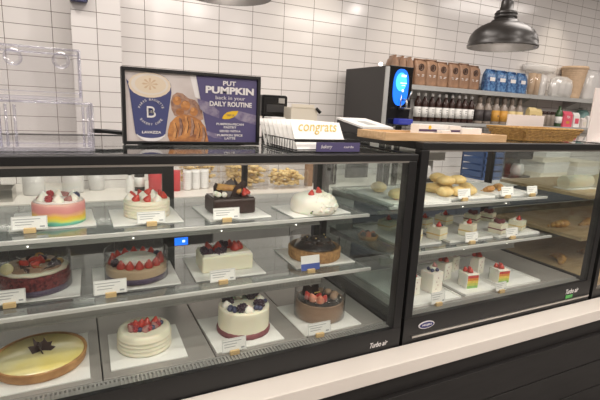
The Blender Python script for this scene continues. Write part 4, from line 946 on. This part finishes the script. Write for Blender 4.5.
pastry_tray(.86, 3.52, zc, 'clear box of golden pastries behind the cup stacks', seed=3, hh=.20)
pastry_tray(1.22, 3.55, zc, 'taller clear box of golden pastries at the wall behind the column', seed=8, hh=.27)
recenter(tag(MB().box(1.71, 1.765, 3.25, 3.30, zc, H-.20, .002).build('brown_plank', 'brownwood'), 'upright brown wooden plank on the back worktop', 'plank'))
# coffee grinder and brewers between plank and tower
t = thing('coffee_grinder', 'dark upright grinder next to the brown plank', 'grinder', (1.93, 3.40, zc))
MB().box(-.09, .09, -.12, .12, 0, .30, .012).build('grinder_body', 'blackgloss', t)
MB().lathe([(0, .30), (.05, .30), (.085, .40), (.085, .43), (0, .435)], seg=24).build('bean_hopper', 'cloudy', t)
for s_ in (-1, 1): MB().tube([(s_*.055, -.125, .02), (s_*.055, -.125, .28)], .005, 6).build('chrome_rail', 'steel', t)
# black tower with blue lit panel
t = thing('drink_dispenser', 'tall black drink dispenser tower with glowing blue oval panel and tap', 'dispenser', (2.45, 3.40, zc))
MB().box(2.31, 2.585, 3.10, 3.71, H-.12, H+.368, .004).build('housing', 'darkgrey', t, True)
MB().box(2.308, 2.345, 3.085, 3.10, H-.12, H+.36, .002).build('edge_trim', 'galv', t, True)
MB().box(2.345, 2.590, 3.085, 3.10, H-.12, H+.372, .002).build('front_door', 'blackgloss', t, True)
p = MB().prism([(2.468+.080*math.copysign(abs(math.cos(a))**.8, math.cos(a)), H+.20+.150*math.copysign(abs(math.sin(a))**.75, math.sin(a))) for a in [2*PI*i/40 for i in range(40)]], .006, 'y', 3.078).build('lit_panel', 'screenblue', t, True)
MB().prism([(2.465+.055*math.cos(a), H+.245+.075*math.sin(a)) for a in [2*PI*i/30 for i in range(30)]], .002, 'y', 3.0755).build('cyan_glow', 'screencyan', p, True)
mb = MB(); mb.box(2.462, 2.512, 3.073, 3.0755, H+.286, H+.304); mb.box(2.455, 2.520, 3.073, 3.0755, H+.232, H+.240); mb.box(2.470, 2.505, 3.073, 3.0755, H+.215, H+.221); mb.sphere((2.487, 3.074, H+.175), .012, (1, .2, 1), 2)
mb.build('lit_writing', 'glowwhite', p, True)
mb = MB(); mb.tube([(2.49, 3.08, H+.10), (2.49, 3.02, H+.10), (2.49, 3.005, H+.04)], .010, 10); mb.box(2.455, 2.525, 2.99, 3.07, H+.02, H+.035, .003); mb.tube([(2.52, 3.03, H+.10), (2.53, 3.01, H+.17)], .007, 8)
mb.tube([(2.465, 3.06, H+.03), (2.465, 3.06, H+.14)], .006, 8); mb.build('tap', 'steel', t, True)
MB().box(2.42, 2.57, 3.0, 3.085, H-.105, H-.055, .01).build('drip_tray', mat('drip_tray_glow', (.05, .06, .25), .2, emit=(.02, .05, .6), estr=.15), t, True)  # blue glow below the tap put into the tray as faint emission
for x in (2.37, 2.44, 2.53): MB().box(x-.018, x+.018, 3.12, 3.16, zc, H-.12).build('leg', 'black', t, True)
MB().box(2.33, 2.57, 3.60, 3.64, zc, H-.12).build('leg', 'black', t, True)
MB().sphere((2.33, 3.2, H+.385), .018, (1, 1, .9)).build('indicator_lamp', 'led', t, True)
# blue crate and other kit behind slice case
t = thing('blue_crate', 'blue plastic crate on the back worktop behind the slice case', 'crate', (3.86, 3.35, zc))
mb = MB(); mb.box(-.20, .20, -.15, .15, 0, .02)
for k in range(4): mb.box(-.20, .20, -.15, -.14, .03+k*.075, .085+k*.075, .002); mb.box(-.20, .20, .14, .15, .03+k*.075, .085+k*.075); mb.box(-.20, -.19, -.14, .14, .03+k*.075, .085+k*.075); mb.box(.19, .20, -.14, .14, .03+k*.075, .085+k*.075)
for a in (-.2, .185):
    for b_ in (-.15, .135): mb.box(a, a+.015, b_, b_+.015, .02, .325)
mb.build('crate_body', 'bluecrate', t); t.scale = (.72, 1, .92)
for i, (x, w_, h_, m, l) in enumerate(((3.0, .36, .30, 'steel', 'steel brewing machine behind the yellow buns'), (4.33, .26, .30, 'blackgloss', 'black brewing machine past the blue crate'))):
    t = thing('coffee_brewer', l, 'coffee machine', (x, 3.40, zc), 'brewing machines on the back worktop')
    MB().box(-w_/2, w_/2, -.05, .16, 0, h_, .01).build('machine_body', m, t); MB().box(-w_/2, w_/2, -.2, -.05, h_*.7, h_, .008).build('brew_head', m, t)
    MB().box(-w_/2, w_/2, -.2, -.05, 0, .03, .004).build('drip_tray', 'black', t)
    MB().lathe([(0, .031), (.055, .031), (.075, .08), (.055, .15), (.04, .16), (0, .16)], (0, -.125, 0), 24).build('glass_jug', 'cloudy', t)

k = 0
for x, n in ((4.85, 5), (5.45, 3)):
    for i in range(n):
        o = MB().box(-.22, .22, -.17, .17, 0, .052, .003).box(-.224, .224, -.174, .174, .040, .058, .002).build('cake_box', 'white' if (i+k) % 3 else 'offwhite'); o.location = (x+.012*((i*7) % 3-1), 3.35, zc+.0585*i)
        o.rotation_euler = (0, 0, .03*((i*5) % 3-1))
        tag(o, '%s flat cake box from the bottom of the %s stack past the black brewer' % (['lowest, first', 'second', 'third', 'fourth', 'fifth'][i], ['tall', 'short'][k]), 'cake box', 'flat cake boxes on the back worktop')
    k += 1
# ------------------------------------------------------------------ wall shelves
def wall_shelf(x0, x1, z, label, lip=.045):
    t = thing('wall_shelf', label, 'shelf', ((x0+x1)/2, 3.64, z))
    mb = MB(); mb.box(x0, x1, 3.50, 3.785, z-.004, z); mb.box(x0, x1, 3.50, 3.504, z-lip, z-.004); mb.build('shelf_board', 'galv', t, True)
    for x in (x0+.15, (x0+x1)/2, x1-.15): MB().prism([(3.52, z-.005), (3.785, z-.005), (3.785, z-.14)], .006, 'x', x).build('bracket', 'galv', t, True)
SZ1, SZ2 = H+.265, H-.085
wall_shelf(2.72, 4.655, SZ1, 'upper grey metal shelf under the coffee bags')
wall_shelf(4.66, 6.7, SZ1, 'upper grey metal shelf under the wrapped cups')
wall_shelf(2.72, 6.7, SZ2, 'lower grey metal shelf under the syrup bottles', .03)
def bag(name, m, mside, label, group, w_=.147, h=.255, d=.075):
    t = thing(name, label, 'coffee bag', (0, 0, 0), group)
    mb = MB(); bm = mb.bm; prof = [(0, w_/2, d/2), (.02, w_/2, d/2), (h*.45, w_/2*1.02, d/2*1.05), (h*.72, w_/2*1.0, d/2*.9), (h*.88, w_/2*.97, d*.28), (h*.94, w_/2*.95, .004), (h, w_/2*.96, .004)]
    rings = []
    for z, a, b_ in prof:
        ring = []
        for sx, sy in ((-1, -1), (-.5, -1.06), (0, -1.1), (.5, -1.06), (1, -1), (1, 0), (1, 1), (.5, 1.05), (0, 1.08), (-.5, 1.05), (-1, 1), (-1, 0)):
            gx = a*sx*(.90 if sy == 0 else 1); ring.append(bm.verts.new((gx+rnd.uniform(-.002, .002), b_*sy+rnd.uniform(-.002, .002), z+(rnd.uniform(-.003, .003) if z > .01 else 0))))
        rings.append(ring)
    for a, b_ in zip(rings, rings[1:]):
        for k in range(12): f = bm.faces.new((a[k], a[(k+1) % 12], b_[(k+1) % 12], b_[k])); f.smooth = True
    bm.faces.new(rings[0][::-1]); bm.faces.new(rings[-1])
    mb.build('bag_body', m, t)
    mb = MB(); mb.tube([(-w_*.46, -.003, h-.006), (w_*.46, -.003, h-.006)], .005, 6); mb.build('folded_top', mside, t)
    return t
GB = 'brown coffee bags on the upper shelf'
b0 = bag('coffee_bag', 'kraft', 'kraftdark', 'brown coffee bag on the upper shelf, fourth from the tower', GB)
mb = MB(); mb.lathe([(.024, 0), (.034, 0), (.034, .001), (.024, .001), (.024, 0)], (0, 0, 0), 20, mtx=Matrix.Rotation(PI/2, 4, 'X')); bmesh.ops.translate(mb.bm, verts=mb.bm.verts, vec=(.0, -.042, .175)); e = mb.build('emblem', 'chocolate', b0)
text('lettering', 'B', 'chocolate', b0, (0, -.0425, .175), .026, .034, bold=.04)
mb = MB(); mb.box(-.045, .045, -.0432, -.0424, .10, .106); mb.box(-.035, .035, -.0432, -.0424, .088, .093); mb.build('printing', 'printwhite', b0)
b0.location = (3.085, 3.60, SZ1+.0005)
for i in range(1, 6): dup(b0, (3.085+.150*i+.004*(i % 2), 3.60+.004*(i % 3), SZ1+.0005), 'brown coffee bag on the upper shelf, %s from the tower' % ORD[i+3], rz=.04*math.sin(i*3), scale=(1.0, 1, 1.0+.02*math.sin(i*2)))
for i in range(3): dup(b0, (2.755+.090*i, 3.60, SZ1+.0005), 'brown coffee bag turned side-on, %s from the tower' % ORD[i], rz=1.35, scale=(1, 1.0, 1.02-.01*i))
GU = 'blue coffee bags on the upper shelf'
u0 = bag('blue_coffee_bag', 'bluebag', 'bluebag', 'blue coffee bag next to the brown ones', GU, .152, .235)
mb = MB(); mb.box(-.04, .04, -.0430, -.0422, .11, .15); mb.build('front_label', 'printwhite', u0)
u0.location = (4.09, 3.60, SZ1+.0005)
for i in range(1, 4): dup(u0, (4.09+.158*i, 3.60-.006*i, SZ1+.0005), 'blue coffee bag on the upper shelf, %s after the brown bags' % ORD[i], rz=.08*math.sin(i*5), scale=(1, 1, 1.0-.012*i))
# bottles
GD = 'dark syrup bottles on the lower shelf'
d0 = thing('syrup_bottle', 'dark syrup bottle with white label, first from the tower', 'bottle', (3.10, 3.58, SZ2+.0005), GD)
MB().lathe([(0, 0), (.034, 0), (.036, .006), (.036, .18), (.032, .20), (.015, .235), (.013, .25), (0, .25)], seg=24).build('bottle_body', 'syrupdark', d0)
MB().lathe([(.0363, .045), (.0369, .045), (.0369, .145), (.0363, .145)], seg=24).build('label', 'card', d0)
mb = MB()
for z, a in ((.12, .5), (.10, .35), (.075, .45)): mb.box(-.014*a*2, .014*a*2, -.0385, -.0372, z-.004, z+.004)
mb.build('label_printing', 'ink', d0)
MB().lathe([(0, .25), (.015, .25), (.017, .262), (.013, .285), (0, .290)], seg=18).build('pump_cap', 'white', d0)
for i in range(1, 9): dup(d0, (3.10+.0925*i, 3.58+.003*(i % 2), SZ2+.0005), 'dark syrup bottle with white label, %s from the tower' % ORD[i], rz=.15*math.sin(i*2.3))
for i, m in enumerate(('darklab', 'darklab', 'orange', 'orange', 'yellowlab', 'yellowlab')):
    l = ['hazy sauce bottle with charcoal label next to the dark syrups', 'second hazy sauce bottle with charcoal label', 'hazy sauce bottle with orange label beside the charcoal ones', 'orange-labelled sauce bottle beside the yellow-labelled ones', 'hazy sauce bottle with pale yellow label after the orange', 'last sauce bottle, pale yellow label, by the blank sign'][i]
    t = thing('sauce_bottle', l, 'bottle', (3.965+.128*i, 3.58, SZ2+.0005), 'wide sauce bottles on the lower shelf')
    MB().lathe([(0, 0), (.046, 0), (.049, .008), (.049, .16), (.042, .185), (.026, .21), (.024, .225), (0, .225)], seg=26).build('bottle_body', 'bottletan', t)
    MB().lathe([(.0495, .03), (.0502, .03), (.0502, .15), (.0495, .15)], seg=26).build('label', m, t)
    MB().lathe([(0, .225), (.027, .225), (.025, .27), (.02, .30), (0, .302)], seg=20).build('cap', 'bottletan', t)
    if i in (2, 4): MB().sphere((0, -.0505, .09), .012, (1, .1, 1), 2).build('label_mark', 'brownwood', t)
# upper shelf, cups and wraps
z = SZ1+.0005
def sack(x, y, z, rx, ry, h, m, label, cat, name, group=None, seed=1):
    r = random.Random(seed); ph = [r.uniform(0, 6) for _ in range(4)]
    prof = [(0, 0), (rx*.92, .002), (rx, h*.12), (rx*1.02, h*.45), (rx*.95, h*.75), (rx*.7, h*.93), (rx*.3, h), (0, h*.985)]
    mb = MB(); mb.lathe(prof, seg=36, sy=ry/rx, wob=lambda a, zz: 1+.05*math.sin(5*a+ph[0]+zz*20)+.035*math.sin(11*a+ph[1]-zz*30)+.02*math.sin(19*a+ph[2]))
    o = mb.build(name, m); o.location = (x, y, z); return tag(o, label, cat, group)
def cups_stack(x, y, z, n, r, h, label, m='cups', dz=.012):
    t = thing('paper_cup_stack', label, 'cups', (x, y, z), None)
    prof = [(0, 0), (r*.72, 0)]
    for k in range(n): prof += [(r*(.80+.2*0)+r*.02*k/n, h*.1+k*dz), (r*.98, h*.1+k*dz+dz*.6), (r*.94, h*.1+k*dz+dz*.8)]
    zt_ = h*.1+n*dz
    MB().lathe(prof+[(r*.9, zt_), (0, zt_-.004)], seg=28).build('cups', m, t); return t
t = thing('wrapped_cup_sleeve', 'tan paper cups in clear wrap beside the blue bags', 'cups', (4.86, 3.63, z))
for k in (-.045, .05):
    MB().lathe([(0, 0), (.034, 0), (.042, .25), (0, .25)], (k, 0, 0), 24).build('cups', 'cups', t)
MB().lathe([(0, 0), (.10, 0), (.104, .13), (.098, .262), (0, .268)], seg=28, sy=.6, wob=lambda a, zz: 1+.03*math.sin(9*a+zz*30)).build('clear_wrap', 'plastic', t)
sack(5.10, 3.705, z, .06, .06, .26, 'cloudy', 'cloudy wrap leaning behind the crumpled clear bag', 'plastic bag', 'cloudy_bag', None, 4)
t = thing('cup_bag', 'crumpled clear bag of white cups on the upper shelf', 'plastic bag', (5.28, 3.575, z))
for k in (-.12, 0, .12): MB().lathe([(0, 0), (.036, 0), (.045, .15), (.047, .18), (0, .18)], (k, 0, 0), 24).build('white_cups', 'white', t)
MB().lathe([(0, 0), (.18, .002), (.195, .05), (.20, .14), (.17, .205), (.09, .24), (.06, .225), (0, .23)], seg=48, sy=.36, wob=lambda a, zz: 1+.05*math.sin(7*a+zz*30)+.04*math.sin(13*a-zz*20)).build('clear_wrap', 'wrap', t)
t = thing('paper_cup_tower', 'tall tan paper cup stack between two clear bags', 'cups', (5.60, 3.64, z))
MB().lathe([(0, 0), (.10, 0)]+[q for k in range(14) for q in ((.095+.0035*k, .02+.0245*k), (.102+.0035*k, .034+.0245*k), (.098+.0035*k, .040+.0245*k))]+[(.142, .375), (0, .37)], seg=36).build('cups', 'cups', t)
MB().lathe([(.148, .350), (.155, .358), (.148, .385), (0, .388)], seg=36).build('rim_lid', 'cups', t)
sack(5.93, 3.62, z, .15, .09, .36, 'cloudy', 'tall milky wrapped bag next to the tan cup tower', 'plastic bag', 'milky_bag', None, 9)
t = thing('lid_bag', 'wrapped white bag at the end of the upper shelf', 'plastic bag', (6.28, 3.62, z))
MB().lathe([(0, 0), (.15, .002), (.165, .08), (.165, .24), (.12, .33), (0, .35)], seg=40, sy=.6, wob=lambda a, zz: 1+.05*math.sin(6*a+zz*25)).build('clear_wrap', 'cloudy', t)
MB().lathe([(0, .01), (.11, .01), (.11, .3), (0, .3)], seg=28, sy=.6).build('white_lids', 'white', t)
mb = MB(); mb.lathe([(0, 0), (.03, .0), (.045, .05), (.05, .3), (.045, .52), (.02, .56), (0, .56)], seg=24, sy=1, mtx=Matrix.Rotation(PI/2, 4, 'Y'), wob=lambda a, zz: 1+.06*math.sin(6*a+zz*25)); o = mb.build('lid_sleeve', 'cloudy'); o.location = (4.78, 3.73, z+.33)
tag(o, 'long milky sleeve of lids lying across the wrapped cups', 'plastic bag')
# lower shelf, right end
z = SZ2+.0005
def pouch(x, w_, h, m, label, cat, name, lab=None, y=3.58, d=.07, group=None):
    t = thing(name, label, cat, (x, y, z), group)
    MB().prism([(-d/2, 0), (d/2, 0), (d*.4, h*.8), (.004, h), (-.004, h), (-d*.4, h*.8)], w_, 'x', -w_/2).build('packet', m, t)
    if lab: MB().box(-w_*.3, w_*.3, -d/2-.002, -d/2+.001, h*.25, h*.6).build('label', lab, t)
    return t
pouch(4.83, .13, .21, 'yellowlab', 'beige snack packet on the lower shelf past the sauces', 'packet', 'snack_packet', 'brownwood', group='snack packets'); pouch(4.98, .13, .20, 'yellowlab', 'second beige snack packet beside the jars', 'packet', 'snack_packet', 'brownwood', y=3.62, group='snack packets')
for i, x in enumerate((5.085, 5.165, 5.245)):
    t = thing('spice_jar', ['brown-lidded jar next to the snack packets', 'middle brown-lidded jar above the blank sign', 'brown-lidded jar beside the green bottle'][i], 'jar', (x, 3.6, z), 'brown-lidded jars on the lower shelf')
    MB().lathe([(0, 0), (.034, 0), (.035, .13), (.028, .14), (0, .14)], seg=22).build('jar_body', 'bottletan', t); MB().lathe([(0, .14), (.036, .14), (.036, .175), (0, .177)], seg=22).build('lid', 'syrupdark', t)
t = thing('green_bottle', 'green glass bottle with white label by the pink carton', 'bottle', (5.345, 3.58, z))
MB().lathe([(0, 0), (.040, 0), (.042, .16), (.03, .19), (.016, .21), (.016, .245), (0, .246)], seg=22).build('bottle_body', 'greenglass', t); MB().lathe([(.0425, .04), (.043, .04), (.043, .12), (.0425, .12)], seg=22).build('label', 'card', t)
t = thing('pink_carton', 'bright pink carton with white lettering on the lower shelf', 'carton', (5.485, 3.58, z))
MB().prism([(-.035, 0), (.035, 0), (.035, .15), (.004, .19), (-.004, .19), (-.035, .15)], .17, 'x', -.085).build('carton_body', 'pink', t)
text('lettering', 'TEA', 'printwhite', t, (5.485, 3.544, z+.12), .07, .03, bold=.02); MB().box(-.03, .03, -.0365, -.035, .04, .07).build('label_block', 'orange', t)
pouch(5.665, .12, .18, 'card', 'white and pink packet beside the pink carton', 'packet', 'tea_packet', 'pink')
for i, (x, h) in enumerate(((5.83, .12), (5.95, .15), (6.05, .11))): pouch(x, .09, h, 'palepink' if i != 1 else 'card', ['low pale box on the lower shelf after the tea packets', 'white box in front of the teal jar', 'small pale box at the end of the lower shelf'][i], 'box', 'pale_packet', 'offwhite', group='pale boxes at the end of the lower shelf')
t = thing('teal_jar', 'teal glass jar standing behind the pale boxes', 'jar', (6.0, 3.70, z))
MB().lathe([(0, 0), (.07, 0), (.075, .02), (.075, .19), (.05, .22), (0, .22)], seg=28).build('jar_body', 'teal', t); MB().lathe([(0, .22), (.05, .22), (.05, .25), (0, .252)], seg=24).build('lid', 'steeldull', t)

# ------------------------------------------------------------------ pendant lamps
def pendant(x, y, zr, label):
    t = thing('pendant_lamp', label, 'pendant lamp', (x, y, zr), 'black dome pendant lamps')
    R = .19
    out = [(R, 0), (R+.002, .012), (R*.985, .016), (R*.985, .035), (R*.94, .065), (R*.84, .092), (R*.70, .113), (R*.52, .130), (R*.40, .138), (R*.38, .148), (R*.30, .152), (R*.29, .19), (R*.27, .20), (R*.19, .205), (R*.175, .245), (R*.15, .26), (0, .262)]
    MB().lathe(out, seg=64).build('lamp_shade', 'lampblack', t)
    inn = [(R-.001, .001), (R*.965, .035), (R*.92, .063), (R*.82, .088), (R*.68, .108), (R*.50, .125), (R*.25, .132), (0, .133)]
    MB().lathe(inn, seg=64).build('shade_lining', 'lampinner', t)
    mb = MB(); mb.lathe([(R*.315, .16), (R*.325, .163), (R*.325, .170), (R*.315, .173)], seg=40); mb.lathe([(R*.315, .180), (R*.325, .183), (R*.315, .188)], seg=40); mb.tube([(R*.1, 0, .245), (R*.12, 0, .30), (0, 0, .31)], .008, 8); mb.build('socket_collar', 'lampblack', t)
    MB().tube([(0, 0, .26), (0, 0, .42)], .016, 12).build('stem', 'lampblack', t)
    MB().tube([(0, 0, .42), (0, 0, 3.40-zr)], .006, 10).build('cord', 'black', t)
    MB().sphere((0, 0, .095), .026, (1, 1, 1.2), 3).build('light_bulb', 'bulb', t)
    l = light('bulb_light', 'POINT', (x, y, zr+.03), .8, .03)
    return t
pendant(2.222, 1.90, H+.388, 'black dome pendant lamp hanging above the coffee bags')
pendant(.600, 1.95, H+.443, 'black dome pendant lamp cut by the top of the picture above the screen')
t = thing('wall_speaker', 'small dark box with blue underside high on the tiled pillar', 'speaker', (.06, 3.46, 2.16))
MB().box(.005, .118, 3.43, 3.499, 2.165, 2.26, .004).build('speaker_box', 'black', t, True); MB().box(.012, .112, 3.432, 3.496, 2.160, 2.165).build('blue_underside', 'indigo', t, True)
# case interior fill lights
light('case_fill_light', 'AREA', (3.3, 1.42, H-.15), 1.0, 1.4, sy=.03, rot=(.35, 0, 0), col=(1, .93, .84))  # added to brighten the bread case, which has no lamp fitting
light('case_fill_light', 'AREA', (.24, 1.42, H-.19), 1.6, 1.6, sy=.03, rot=(.35, 0, 0), col=(1, .93, .84))
light('case_fill_light', 'AREA', (1.79, 1.42, H-.15), 1.2, 1.1, sy=.03, rot=(.35, 0, 0), col=(1, .93, .84))
